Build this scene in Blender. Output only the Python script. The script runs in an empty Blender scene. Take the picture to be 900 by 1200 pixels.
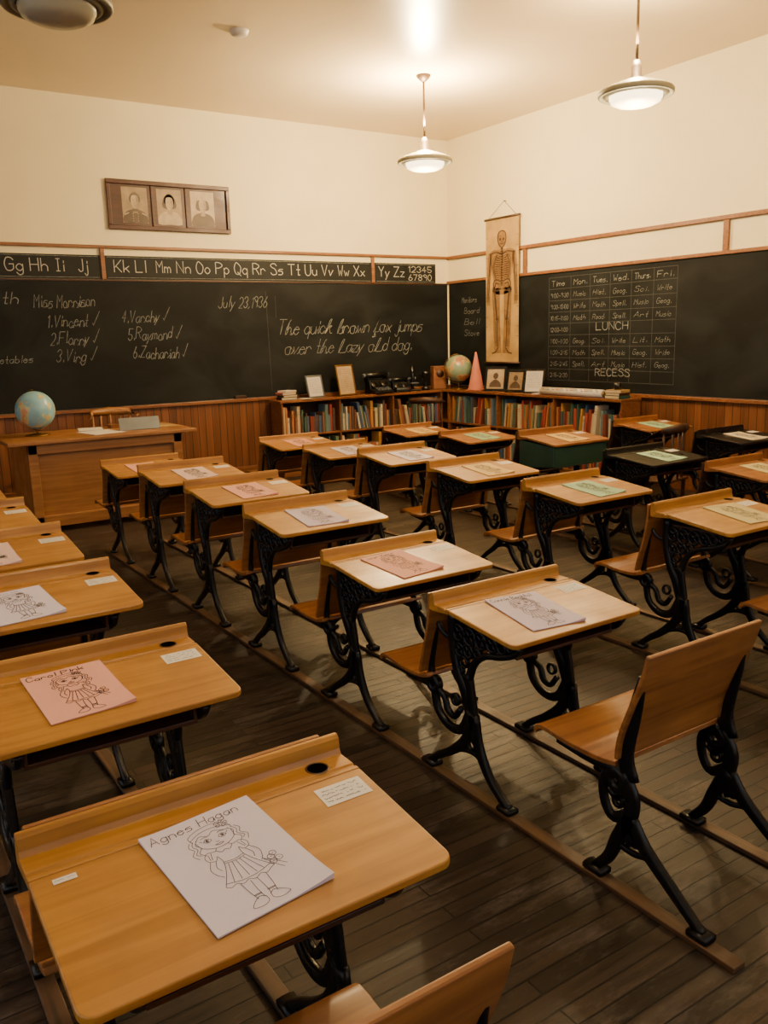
import bpy, math, random
from mathutils import Vector, Matrix
random.seed(7)
SC=bpy.context.scene
COL=SC.collection
YF=9.3; XR=7.19; ZC=4.04; XL=-2.4; YB=-2.2

# ---------------------------------------------------------------- materials
def newmat(name):
    m=bpy.data.materials.new(name); m.use_nodes=True
    nt=m.node_tree; b=nt.nodes['Principled BSDF']
    return m,nt,b
def lin(c):
    return tuple((x/12.92 if x<=.04045 else ((x+.055)/1.055)**2.4) for x in c)+(1,)
def rgb(r,g,b): return lin((r/255,g/255,b/255))
def plain(name,c,rough=.6,metal=0,noise=.12,scale=6,bump=0,spec=.5,emit=None,es=0):
    m,nt,b=newmat(name)
    tc=nt.nodes.new('ShaderNodeTexCoord')
    n=nt.nodes.new('ShaderNodeTexNoise'); n.inputs['Scale'].default_value=scale; n.inputs['Detail'].default_value=5
    nt.links.new(tc.outputs['Object'],n.inputs['Vector'])
    r=nt.nodes.new('ShaderNodeValToRGB')
    r.color_ramp.elements[0].position=.3; r.color_ramp.elements[1].position=.7
    r.color_ramp.elements[0].color=tuple(x*(1-noise) for x in c[:3])+(1,)
    r.color_ramp.elements[1].color=tuple(min(1,x*(1+noise)) for x in c[:3])+(1,)
    nt.links.new(n.outputs['Fac'],r.inputs['Fac']); nt.links.new(r.outputs['Color'],b.inputs['Base Color'])
    b.inputs['Roughness'].default_value=rough; b.inputs['Metallic'].default_value=metal
    b.inputs['Specular IOR Level'].default_value=spec
    if bump:
        bp=nt.nodes.new('ShaderNodeBump'); bp.inputs['Strength'].default_value=bump; bp.inputs['Distance'].default_value=.01
        nt.links.new(n.outputs['Fac'],bp.inputs['Height']); nt.links.new(bp.outputs['Normal'],b.inputs['Normal'])
    if emit:
        b.inputs['Emission Color'].default_value=emit; b.inputs['Emission Strength'].default_value=es
    return m
def wood(name,c1,c2,rough=.3,stretch=(1.2,22,22),coat=.0,bump=.05,sc=1.6,mott=.35):
    m,nt,b=newmat(name)
    tc=nt.nodes.new('ShaderNodeTexCoord'); oi=nt.nodes.new('ShaderNodeObjectInfo')
    mp=nt.nodes.new('ShaderNodeMapping'); mp.inputs['Scale'].default_value=stretch
    mul=nt.nodes.new('ShaderNodeMath'); mul.operation='MULTIPLY'; mul.inputs[1].default_value=37
    nt.links.new(oi.outputs['Random'],mul.inputs[0])
    nt.links.new(tc.outputs['Object'],mp.inputs['Vector']); nt.links.new(mul.outputs[0],mp.inputs['Location'])
    n=nt.nodes.new('ShaderNodeTexNoise'); n.inputs['Scale'].default_value=sc; n.inputs['Detail'].default_value=7; n.inputs['Distortion'].default_value=.6
    nt.links.new(mp.outputs['Vector'],n.inputs['Vector'])
    r=nt.nodes.new('ShaderNodeValToRGB'); r.color_ramp.elements[0].position=.3; r.color_ramp.elements[1].position=.68
    r.color_ramp.elements[0].color=c1; r.color_ramp.elements[1].color=c2
    nt.links.new(n.outputs['Fac'],r.inputs['Fac'])
    va=nt.nodes.new('ShaderNodeVectorMath'); va.operation='ADD'; nt.links.new(tc.outputs['Object'],va.inputs[0]); nt.links.new(mul.outputs[0],va.inputs[1])
    n2=nt.nodes.new('ShaderNodeTexNoise'); n2.inputs['Scale'].default_value=4.5; n2.inputs['Detail'].default_value=6; nt.links.new(va.outputs[0],n2.inputs['Vector'])
    mx=nt.nodes.new('ShaderNodeMix'); mx.data_type='RGBA'; mx.blend_type='MULTIPLY'
    mr=nt.nodes.new('ShaderNodeMapRange'); mr.inputs['From Min'].default_value=.35; mr.inputs['From Max'].default_value=.7; mr.inputs['To Min'].default_value=.0; mr.inputs['To Max'].default_value=mott
    nt.links.new(n2.outputs['Fac'],mr.inputs['Value']); nt.links.new(mr.outputs['Result'],mx.inputs['Factor'])
    mx.inputs['B'].default_value=(.62,.52,.42,1)
    nt.links.new(r.outputs['Color'],mx.inputs['A']); nt.links.new(mx.outputs['Result'],b.inputs['Base Color'])
    mq=nt.nodes.new('ShaderNodeMapRange'); mq.inputs['From Min'].default_value=.35; mq.inputs['From Max'].default_value=.65; mq.inputs['To Min'].default_value=rough-.06; mq.inputs['To Max'].default_value=rough+.12
    nt.links.new(n2.outputs['Fac'],mq.inputs['Value']); nt.links.new(mq.outputs['Result'],b.inputs['Roughness'])
    b.inputs['Coat Weight'].default_value=coat; b.inputs['Coat Roughness'].default_value=.26
    bp=nt.nodes.new('ShaderNodeBump'); bp.inputs['Strength'].default_value=bump; bp.inputs['Distance'].default_value=.004
    nt.links.new(n.outputs['Fac'],bp.inputs['Height']); nt.links.new(bp.outputs['Normal'],b.inputs['Normal'])
    return m
def board_mat():
    m,nt,b=newmat('slate_blackboard')
    tc=nt.nodes.new('ShaderNodeTexCoord')
    mp=nt.nodes.new('ShaderNodeMapping'); mp.inputs['Scale'].default_value=(.8,.8,1.2); nt.links.new(tc.outputs['Object'],mp.inputs['Vector'])
    n=nt.nodes.new('ShaderNodeTexNoise'); n.inputs['Scale'].default_value=1.7; n.inputs['Detail'].default_value=8; n.inputs['Distortion'].default_value=.9
    nt.links.new(mp.outputs['Vector'],n.inputs['Vector'])
    r=nt.nodes.new('ShaderNodeValToRGB'); r.color_ramp.elements[0].position=.42; r.color_ramp.elements[1].position=.8
    r.color_ramp.elements[0].color=rgb(13,15,16); r.color_ramp.elements[1].color=rgb(34,37,38)
    nt.links.new(n.outputs['Fac'],r.inputs['Fac']); nt.links.new(r.outputs['Color'],b.inputs['Base Color']); b.inputs['Roughness'].default_value=.65; b.inputs['Specular IOR Level'].default_value=.2
    return m
def floor_mat():
    m,nt,b=newmat('floor_boards')
    tc=nt.nodes.new('ShaderNodeTexCoord')
    nd=nt.nodes.new('ShaderNodeTexNoise'); nd.inputs['Scale'].default_value=2.5; nt.links.new(tc.outputs['Object'],nd.inputs['Vector'])
    sc_=nt.nodes.new('ShaderNodeVectorMath'); sc_.operation='SCALE'; sc_.inputs['Scale'].default_value=.012; nt.links.new(nd.outputs['Color'],sc_.inputs[0])
    ad=nt.nodes.new('ShaderNodeVectorMath'); ad.operation='ADD'; nt.links.new(tc.outputs['Object'],ad.inputs[0]); nt.links.new(sc_.outputs[0],ad.inputs[1])
    br=nt.nodes.new('ShaderNodeTexBrick'); br.inputs['Scale'].default_value=1
    br.inputs['Brick Width'].default_value=1.3; br.inputs['Row Height'].default_value=.058
    br.inputs['Mortar Size'].default_value=.003; br.inputs['Mortar Smooth'].default_value=.4
    br.inputs['Color1'].default_value=rgb(30,24,21); br.inputs['Color2'].default_value=rgb(68,55,46); br.inputs['Mortar'].default_value=rgb(12,9,8)
    br.offset=.37
    nt.links.new(ad.outputs[0],br.inputs['Vector'])
    mp=nt.nodes.new('ShaderNodeMapping'); mp.inputs['Scale'].default_value=(2.4,40,1); nt.links.new(tc.outputs['Object'],mp.inputs['Vector'])
    n=nt.nodes.new('ShaderNodeTexNoise'); n.inputs['Scale'].default_value=1.2; n.inputs['Detail'].default_value=9; n.inputs['Roughness'].default_value=.65; nt.links.new(mp.outputs['Vector'],n.inputs['Vector'])
    mp2=nt.nodes.new('ShaderNodeMapping'); mp2.inputs['Scale'].default_value=(1,2.6,1); nt.links.new(tc.outputs['Object'],mp2.inputs['Vector'])
    n2=nt.nodes.new('ShaderNodeTexNoise'); n2.inputs['Scale'].default_value=1.7; n2.inputs['Detail'].default_value=13; n2.inputs['Roughness'].default_value=.78; nt.links.new(mp2.outputs['Vector'],n2.inputs['Vector'])
    r=nt.nodes.new('ShaderNodeValToRGB'); r.color_ramp.elements[0].position=.32; r.color_ramp.elements[1].position=.72
    r.color_ramp.elements[0].color=(.25,.24,.23,1); r.color_ramp.elements[1].color=(1.25,1.2,1.15,1)
    nt.links.new(n.outputs['Fac'],r.inputs['Fac'])
    mx=nt.nodes.new('ShaderNodeMix'); mx.data_type='RGBA'; mx.blend_type='MULTIPLY'; mx.inputs['Factor'].default_value=.9
    nt.links.new(br.outputs['Color'],mx.inputs['A']); nt.links.new(r.outputs['Color'],mx.inputs['B'])
    r2=nt.nodes.new('ShaderNodeValToRGB'); r2.color_ramp.elements[0].position=.52; r2.color_ramp.elements[1].position=.64
    r2.color_ramp.elements[0].color=(0,0,0,1); r2.color_ramp.elements[1].color=(.7,.7,.7,1)
    nt.links.new(n2.outputs['Fac'],r2.inputs['Fac'])
    mx2=nt.nodes.new('ShaderNodeMix'); mx2.data_type='RGBA'
    nt.links.new(r2.outputs['Color'],mx2.inputs['Factor']); nt.links.new(mx.outputs['Result'],mx2.inputs['A'])
    mg=nt.nodes.new('ShaderNodeMix'); mg.data_type='RGBA'; mg.blend_type='MULTIPLY'; mg.inputs['Factor'].default_value=.85; mg.inputs['A'].default_value=rgb(106,98,94)
    nt.links.new(r.outputs['Color'],mg.inputs['B']); nt.links.new(mg.outputs['Result'],mx2.inputs['B'])
    mm=nt.nodes.new('ShaderNodeMix'); mm.data_type='RGBA'; mm.inputs['B'].default_value=rgb(8,7,6)
    nt.links.new(br.outputs['Fac'],mm.inputs['Factor']); nt.links.new(mx2.outputs['Result'],mm.inputs['A'])
    nt.links.new(mm.outputs['Result'],b.inputs['Base Color'])
    mr=nt.nodes.new('ShaderNodeMapRange'); mr.inputs['From Min'].default_value=.3; mr.inputs['From Max'].default_value=.7; mr.inputs['To Min'].default_value=.40; mr.inputs['To Max'].default_value=.62
    nt.links.new(n.outputs['Fac'],mr.inputs['Value']); nt.links.new(mr.outputs['Result'],b.inputs['Roughness'])
    b.inputs['Specular IOR Level'].default_value=.38
    bp=nt.nodes.new('ShaderNodeBump'); bp.inputs['Strength'].default_value=.5; bp.inputs['Distance'].default_value=.005
    nt.links.new(br.outputs['Fac'],bp.inputs['Height']); bp.invert=True
    bp2=nt.nodes.new('ShaderNodeBump'); bp2.inputs['Strength'].default_value=.3; bp2.inputs['Distance'].default_value=.004
    nt.links.new(n.outputs['Fac'],bp2.inputs['Height']); nt.links.new(bp.outputs['Normal'],bp2.inputs['Normal'])
    nt.links.new(bp2.outputs['Normal'],b.inputs['Normal'])
    return m
def book_mat():
    m,nt,b=newmat('book_cloth')
    oi=nt.nodes.new('ShaderNodeObjectInfo'); r=nt.nodes.new('ShaderNodeValToRGB'); r.color_ramp.interpolation='CONSTANT'
    cols=[(70,100,80),(152,60,46),(62,84,116),(196,180,142),(174,112,62),(102,122,94),(172,74,54),(82,64,56),(160,146,122),(86,112,132),(186,138,70),(120,56,48),(206,194,166),(64,92,80),(132,90,62),(96,120,122)]
    e=r.color_ramp.elements
    for i,c in enumerate(cols):
        p=i/len(cols)
        if i<2: e[i].position=p; el=e[i]
        else: el=e.new(p)
        el.color=rgb(*c)
    nt.links.new(oi.outputs['Random'],r.inputs['Fac']); nt.links.new(r.outputs['Color'],b.inputs['Base Color']); b.inputs['Roughness'].default_value=.6
    return m
def globe_mat(name,sea,land,land2):
    m,nt,b=newmat(name)
    tc=nt.nodes.new('ShaderNodeTexCoord'); n=nt.nodes.new('ShaderNodeTexNoise'); n.inputs['Scale'].default_value=8; n.inputs['Detail'].default_value=6
    nt.links.new(tc.outputs['Object'],n.inputs['Vector'])
    r=nt.nodes.new('ShaderNodeValToRGB'); r.color_ramp.interpolation='CONSTANT'
    r.color_ramp.elements[0].color=sea; r.color_ramp.elements[1].color=land; r.color_ramp.elements[1].position=.52
    el=r.color_ramp.elements.new(.6); el.color=land2
    nt.links.new(n.outputs['Fac'],r.inputs['Fac']); nt.links.new(r.outputs['Color'],b.inputs['Base Color']); b.inputs['Roughness'].default_value=.3
    return m
def beadboard(name,axis,c1,c2):
    m,nt,b=newmat(name)
    tc=nt.nodes.new('ShaderNodeTexCoord'); sp=nt.nodes.new('ShaderNodeSeparateXYZ'); nt.links.new(tc.outputs['Object'],sp.inputs[0])
    mul=nt.nodes.new('ShaderNodeMath'); mul.operation='MULTIPLY'; mul.inputs[1].default_value=1/.085; nt.links.new(sp.outputs[axis],mul.inputs[0])
    fr=nt.nodes.new('ShaderNodeMath'); fr.operation='FRACT'; nt.links.new(mul.outputs[0],fr.inputs[0])
    fl=nt.nodes.new('ShaderNodeMath'); fl.operation='FLOOR'; nt.links.new(mul.outputs[0],fl.inputs[0])
    wn=nt.nodes.new('ShaderNodeTexWhiteNoise'); wn.noise_dimensions='1D'; nt.links.new(fl.outputs[0],wn.inputs['W'])
    cmp=nt.nodes.new('ShaderNodeMath'); cmp.operation='GREATER_THAN'; cmp.inputs[1].default_value=.08; nt.links.new(fr.outputs[0],cmp.inputs[0])
    mp=nt.nodes.new('ShaderNodeMapping'); mp.inputs['Scale'].default_value=(26,26,1.5); nt.links.new(tc.outputs['Object'],mp.inputs['Vector'])
    n=nt.nodes.new('ShaderNodeTexNoise'); n.inputs['Scale'].default_value=1; n.inputs['Detail'].default_value=6; nt.links.new(mp.outputs['Vector'],n.inputs['Vector'])
    ad=nt.nodes.new('ShaderNodeMath'); ad.operation='MULTIPLY_ADD'; ad.inputs[1].default_value=.35; nt.links.new(wn.outputs['Value'],ad.inputs[0]); nt.links.new(n.outputs['Fac'],ad.inputs[2])
    r=nt.nodes.new('ShaderNodeValToRGB'); r.color_ramp.elements[0].position=.35; r.color_ramp.elements[1].position=.95
    r.color_ramp.elements[0].color=c1; r.color_ramp.elements[1].color=c2; nt.links.new(ad.outputs[0],r.inputs['Fac'])
    mx=nt.nodes.new('ShaderNodeMix'); mx.data_type='RGBA'; mx.inputs['A'].default_value=rgb(36,20,12)
    nt.links.new(cmp.outputs[0],mx.inputs['Factor']); nt.links.new(r.outputs['Color'],mx.inputs['B']); nt.links.new(mx.outputs['Result'],b.inputs['Base Color'])
    b.inputs['Roughness'].default_value=.38
    bp=nt.nodes.new('ShaderNodeBump'); bp.inputs['Strength'].default_value=.6; bp.inputs['Distance'].default_value=.005
    nt.links.new(cmp.outputs[0],bp.inputs['Height']); nt.links.new(bp.outputs['Normal'],b.inputs['Normal'])
    return m

M={}
M['desk']=wood('honey_varnished_wood',rgb(158,106,32),rgb(188,134,52),.42,coat=.14,bump=.03,mott=.55)
M['desk2']=wood('amber_plywood',rgb(130,80,34),rgb(166,110,54),.42,coat=.15,bump=.03,mott=.6)
M['dark']=wood('dark_stained_wood',rgb(46,27,17),rgb(76,45,26),.4)
M['trim']=wood('brown_trim_wood',rgb(112,68,36),rgb(142,92,52),.4)
M['fram']=wood('dark_brown_frame_wood',rgb(52,24,14),rgb(82,40,22),.4)
M['runner']=wood('worn_runner_wood',rgb(62,44,30),rgb(104,76,50),.55,stretch=(22,1.2,22),mott=.6)
M['red']=wood('reddish_shelf_wood',rgb(108,64,34),rgb(140,90,52),.35)
M['tdesk']=wood('teacher_desk_wood',rgb(134,88,46),rgb(164,114,66),.4)
M['blackwood']=wood('black_painted_wood',rgb(20,18,17),rgb(36,32,28),.3)
M['green']=plain('green_paint',rgb(46,76,62),.45)
M['iron']=plain('black_cast_iron',rgb(17,17,20),.32,.3,noise=.3,scale=30,bump=.15,spec=.5)
M['brass']=plain('aged_brass',rgb(130,96,50),.35,.9)
M['wall']=plain('cream_plaster',rgb(232,218,174),.75,noise=.03,scale=2.5,bump=.03)
M['ceil']=plain('ceiling_gloss_paint',rgb(228,206,170),.33,noise=.03,scale=1.5,bump=.02)
M['board']=board_mat()
M['strip']=plain('black_card',rgb(20,22,22),.6,noise=.1,spec=.3)
M['chalk']=plain('white_chalk',rgb(126,128,124),.9,noise=.45,scale=30)
M['chalkf']=plain('faint_chalk',rgb(60,62,61),.9,noise=.3,scale=30)
M['whitepaint']=plain('white_letters',rgb(176,174,164),.7)
M['floor']=floor_mat()
M['bead']=beadboard('wainscot_front','X',rgb(86,50,27),rgb(128,80,46))
M['beadY']=beadboard('wainscot_side','Y',rgb(86,50,27),rgb(128,80,46))
M['book']=book_mat()
M['pages']=plain('book_pages',rgb(196,184,154),.8)
M['ink']=plain('pencil_graphite',rgb(60,56,62),.7)
M['inkb']=plain('dark_ink',rgb(30,28,32),.6)
M['brownink']=plain('brown_print',rgb(74,50,28),.8,noise=.3,scale=20)
M['brownshade']=plain('brown_print_shade',rgb(128,96,56),.8,noise=.3,scale=16)
M['parch']=plain('aged_chart_paper',rgb(166,134,80),.75,noise=.28,scale=5)
M['hole_shade']=plain('inkwell_hole_shade',rgb(6,5,4),.95,spec=.0)  # colour of a flat disc standing in for shade inside the inkwell hole
M['label']=plain('white_label',rgb(222,218,210),.6,noise=.02)
M['metal']=plain('lamp_metal_lit',rgb(150,144,118),.5,.0)  # paler copy for lit lamps, their glow put into the colour
M['metal_unlit']=plain('lamp_metal_unlit',rgb(120,116,96),.5,.1)  # same shade metal, darker colour because this lamp is off
M['bronze']=plain('bronze_stem',rgb(64,46,28),.5,.3)
M['glow']=plain('lit_glass_bowl',rgb(255,225,170),.4,noise=0,emit=(1,.76,.44,1),es=6)
M['bowl']=plain('unlit_glass_bowl',rgb(150,144,124),.3,noise=.02)
M['sepia']=plain('sepia_photo',rgb(148,126,96),.5,noise=.25,scale=12)
M['sepiad']=plain('sepia_dark',rgb(82,64,48),.5,noise=.3,scale=14)
M['sepial']=plain('sepia_light',rgb(176,154,122),.5,noise=.15,scale=14)
M['gray']=plain('grey_metal',rgb(110,116,120),.4,.5)
M['black']=plain('black_lacquer',rgb(14,14,15),.3)
M['white']=plain('white_plastic',rgb(214,206,194),.5)
M['cone']=plain('dusty_pink_card',rgb(178,104,86),.6)
M['mapblue']=plain('map_print_blue',rgb(120,160,170),.7)
M['globe']=globe_mat('globe_map_blue',rgb(130,178,196),rgb(186,180,130),rgb(196,140,110))
M['globe2']=globe_mat('globe_map_aged',rgb(130,150,124),rgb(186,150,94),rgb(160,114,80))
PC={'white':rgb(214,206,222),'pink':rgb(226,166,148),'lav':rgb(202,190,210),'ppink':rgb(218,188,180),'yel':rgb(212,180,112),'mint':rgb(158,194,164),'ygr':rgb(198,186,130),'cream':rgb(210,200,176)}
for k,c in PC.items(): M['p_'+k]=plain('paper_'+k,c,.75,noise=.02)

# ---------------------------------------------------------------- mesh builder
def cr(pts,n=5):
    P=[Vector(p) for p in pts]
    if len(P)<3: return P
    out=[]
    closed=(P[0]-P[-1]).length<1e-6
    for i in range(len(P)-1):
        p1,p2=P[i],P[i+1]
        p0=P[i-1] if i>0 else (P[-2] if closed else p1*2-p2)
        p3=P[i+2] if i+2<len(P) else (P[1] if closed else p2*2-p1)
        for k in range(n):
            t=k/n
            out.append(.5*((2*p1)+(p2-p0)*t+(2*p0-5*p1+4*p2-p3)*t*t+(3*p1-p0-3*p2+p3)*t**3))
    out.append(P[-1]); return out
class MB:
    def __init__(s): s.v=[];s.f=[];s.m=[];s.mats=[];s.sm=[]
    def mi(s,mat):
        if mat not in s.mats: s.mats.append(mat)
        return s.mats.index(mat)
    def add(s,vs,fs,mat,smooth=False):
        o=len(s.v); s.v+=[tuple(v) for v in vs]; i=s.mi(mat)
        for f in fs: s.f.append(tuple(o+a for a in f)); s.m.append(i); s.sm.append(smooth)
    def box(s,a,b,mat,M4=None):
        x0,y0,z0=a;x1,y1,z1=b
        vs=[(x0,y0,z0),(x1,y0,z0),(x1,y1,z0),(x0,y1,z0),(x0,y0,z1),(x1,y0,z1),(x1,y1,z1),(x0,y1,z1)]
        if M4: vs=[M4@Vector(v) for v in vs]
        s.add(vs,[(3,2,1,0),(4,5,6,7),(0,1,5,4),(1,2,6,5),(2,3,7,6),(3,0,4,7)],mat)
    def lathe(s,prof,mat,c=(0,0,0),n=32,M4=None,smooth=True):
        vs=[];fs=[]
        for r,z in prof:
            for k in range(n):
                a=2*math.pi*k/n; v=Vector((r*math.cos(a),r*math.sin(a),z))
                if M4: v=M4@v
                vs.append(v+Vector(c))
        for i in range(len(prof)-1):
            for k in range(n):
                k2=(k+1)%n; fs.append((i*n+k,i*n+k2,(i+1)*n+k2,(i+1)*n+k))
        s.add(vs,fs,mat,smooth)
    def tube(s,pts,rad,mat,n=8):
        pts=[Vector(p) for p in pts]; vs=[];fs=[]
        for i,p in enumerate(pts):
            d=(pts[min(i+1,len(pts)-1)]-pts[max(i-1,0)]).normalized()
            a=d.orthogonal().normalized() if abs(d.z)<.99 else Vector((1,0,0)); b=d.cross(a)
            r=rad[i] if isinstance(rad,(list,tuple)) else rad
            for k in range(n):
                t=2*math.pi*k/n; vs.append(p+a*r*math.cos(t)+b*r*math.sin(t))
        for i in range(len(pts)-1):
            for k in range(n):
                k2=(k+1)%n; fs.append((i*n+k,i*n+k2,(i+1)*n+k2,(i+1)*n+k))
        fs.append(tuple(range(n))[::-1]); fs.append(tuple((len(pts)-1)*n+k for k in range(n)))
        s.add(vs,fs,mat,True)
    def iron(s,pts,w,mat,x=0,t=.022,closed=False,n=4):
        """flat cast bar in the y-z plane; w = list of widths"""
        if not isinstance(w,(list,tuple)): w=[w]*len(pts)
        P=cr([(p[0],p[1],ww) for p,ww in zip(pts,w)],n)
        vs=[];fs=[];K=8
        sec=[(1,.45),(.7,1),(-.7,1),(-1,.45),(-1,-.45),(-.7,-1),(.7,-1),(1,-.45)]
        for i,p in enumerate(P):
            a=P[max(i-1,0)];b=P[min(i+1,len(P)-1)]
            if closed and i in(0,len(P)-1): a=P[-2];b=P[1]
            d=Vector((b[0]-a[0],b[1]-a[1])).normalized(); nn=Vector((-d[1],d[0]))
            for q in sec: vs.append((x+q[1]*t/2,p[0]+nn[0]*q[0]*p[2]/2,p[1]+nn[1]*q[0]*p[2]/2))
        for i in range(len(P)-1):
            for k in range(K):
                k2=(k+1)%K; fs.append((i*K+k,i*K+k2,(i+1)*K+k2,(i+1)*K+k))
        if not closed: fs.append(tuple(range(K))[::-1]); fs.append(tuple((len(P)-1)*K+k for k in range(K)))
        s.add(vs,fs,mat,True)
    def ring(s,cy,cz,r,w,mat,x=0,t=.014):
        pts=[(cy+r*math.cos(a*math.pi/4),cz+r*math.sin(a*math.pi/4)) for a in range(9)]
        pts[-1]=pts[0]; s.iron(pts,w,mat,x,t,True,2)
    def sheet(s,pts,th,x0,x1,mat,n=5,cx=0):
        """bent board: profile in y-z extruded along x"""
        P=cr(pts,n) if n>1 else [Vector(p) for p in pts]
        top=[];bot=[]
        for i,p in enumerate(P):
            a=P[max(i-1,0)];b=P[min(i+1,len(P)-1)]; d=(b-a).normalized(); nn=Vector((-d[1],d[0]))
            top.append(p+nn*th/2); bot.append(p-nn*th/2)
        prof=top+bot[::-1]; s.extr([(q[0],q[1]) for q in prof],x0,x1,mat,True)
    def extr(s,prof,x0,x1,mat,smooth=False):
        N=len(prof); vs=[(x0,y,z) for y,z in prof]+[(x1,y,z) for y,z in prof]
        fs=[(k,(k+1)%N,N+(k+1)%N,N+k) for k in range(N)]
        if smooth:
            h=N//2; caps=[(i,i+1,N-2-i,N-1-i) for i in range(h-1)]
            fs+=[c[::-1] for c in caps]+[tuple(N+a for a in c) for c in caps]
        else: fs+=[tuple(range(N))[::-1],tuple(range(N,2*N))]
        s.add(vs,fs,mat,False)
        if smooth:
            for k in range(N):
                if k not in (h-1,N-1): s.sm[len(s.sm)-len(fs)+k]=True
    def plate(s,out,zf,th,mat):
        N=len(out); vs=[(x,y,zf(x,y)) for x,y in out]+[(x,y,zf(x,y)-th) for x,y in out]
        s.add(vs,[tuple(range(N)),tuple(range(N,2*N))[::-1]]+[(k,N+k,N+(k+1)%N,(k+1)%N) for k in range(N)],mat)
    def rib(s,pts,w,mp,mat):
        P=[Vector((p[0],p[1])) for p in pts]
        Q=[P[0]]
        for p in P[1:]:
            if (p-Q[-1]).length>w*.25: Q.append(p)
        if len(Q)<2:
            if len(P)<2: return
            Q=[P[0],P[0]+Vector((w,0))]
        n=len(Q); vs=[]
        for i,p in enumerate(Q):
            d1=(p-Q[i-1]).normalized() if i>0 else (Q[1]-p).normalized()
            d2=(Q[i+1]-p).normalized() if i<n-1 else d1
            t=d1+d2
            if t.length<.3: t=d1
            t.normalize(); nn=Vector((-t.y,t.x)); k=w/2/max(.5,abs(nn.dot(Vector((-d1.y,d1.x)))))
            q=p.copy()
            if i==0: q-=d2*w*.4
            if i==n-1: q+=d1*w*.4
            vs+=[mp(*(q-nn*k)),mp(*(q+nn*k))]
        s.add(vs,[(2*i,2*i+2,2*i+3,2*i+1) for i in range(n-1)],mat)
    def disc(s,cx,cy,rx,ry,mp,mat,n=20):
        s.add([mp(cx+rx*math.cos(2*math.pi*k/n),cy+ry*math.sin(2*math.pi*k/n)) for k in range(n)],[tuple(range(n))],mat)
    def poly(s,pts,mp,mat): s.add([mp(*p) for p in pts],[tuple(range(len(pts)))],mat)
    def obj(s,name,parent=None,bevel=0,loc=None,label=None,seg=2):
        me=bpy.data.meshes.new(name); me.from_pydata(s.v,[],s.f)
        for m in s.mats: me.materials.append(M[m])
        me.polygons.foreach_set('material_index',s.m); me.polygons.foreach_set('use_smooth',s.sm); me.update()
        o=bpy.data.objects.new(name,me); COL.objects.link(o)
        if parent: o.parent=parent
        if loc: o.location=loc
        if bevel:
            b=o.modifiers.new('bevel','BEVEL'); b.width=bevel; b.segments=seg; b.limit_method='ANGLE'; b.angle_limit=math.radians(40)
        if label: o['label']=label
        return o
def root(name,loc,label,cat,group=None,rot=0):
    o=bpy.data.objects.new(name,None); o.empty_display_size=.1; COL.objects.link(o); o.location=loc; o.rotation_euler=(0,0,rot)
    o['label']=label;o['category']=cat
    if group:o['group']=group
    return o
def tag(o,label,cat,group=None):
    o['label']=label;o['category']=cat
    if group:o['group']=group
    return o
def struct(o): o['kind']='structure'; return o
def clone(r,loc=None,label=None,rot=None,scale=None):
    n=r.copy(); COL.objects.link(n)
    if loc is not None: n.location=loc
    if rot is not None: n.rotation_euler=rot
    if scale is not None: n.scale=scale
    if label: n['label']=label
    def rec(src,dst):
        for c in list(src.children):
            k=c.copy(); COL.objects.link(k); k.parent=dst; rec(c,k)
    rec(r,n); return n

# ---------------------------------------------------------------- stroke font
FONT={'A':"022842 1434",'B':"0208 ~082837362505 ~052544433202",'C':"~4738180604123243",'D':"0208 ~082846443202",'E':"48080242 0535",'F':"480802 0535",
'G':"~4738180604123243 434525",'H':"0802 4842 0545",'I':"2822 1838 1232",'J':"~3833221203",'K':"0802 4804 1542",'L':"080242",'M':"0208254842",'N':"02084248",
'O':"~182846443212040618",'P':"0208 ~082847462505",'Q':"~182846443212040618 2341",'R':"0208 ~082847462505 2542",'S':"~47381807163543321203",'T':"0848 2822",
'U':"~080412324448",'V':"082248",'W':"0812253248",'X':"0842 4802",'Y':"082548 2522",'Z':"08480242",
'a':"~35150403122234 3532",'b':"0802 ~0415253433221203",'c':"~3425150403122233",'d':"~3425150403122233 3832",'e':"0434 ~3425150403122233",'f':"~3828171512 0525",
'g':"~3425150403122233 ~3531201001",'h':"0802 ~0415253432",'i':"1512 1716",'j':"~25211001 2726",'k':"0802 3503 1432",'l':"1812",'m':"0502 ~04152422 ~24354442",
'n':"0502 ~0415253432",'o':"~152534332212030415",'p':"0500 ~0415253433221203",'q':"~3425150403122233 3530",'r':"0502 ~04152534",'s':"~35150424332202",'t':"~18131222 0525",
'u':"~0503122233 3532",'v':"051235",'w':"0512243245",'x':"0532 3502",'y':"0512 3500",'z':"05350232",
'0':"~182836342212040618",'1':"071812",'2':"~071828373502 0232",'3':"~0718283736253433221203",'4':"222804 0434",'5':"380805 ~05253433221203",'6':"~2816040312223334251504",
'7':"083812",'8':"~182837361504031222333425160718",'9':"~36251607182837 3732",'.':"1213",',':"1201",'^':"031249",'-':"0434",':':"1314 1617"}
SCRIPT={'h':"~0204172817130204142534334232",'l':"~021427281703123242",'b':"~0214272817031232343524",'k':"~02142728170204142535243242",
'f':"~02142738271410002012 ~1232",'o':"~253515041232343525 ~3544"}
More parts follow.
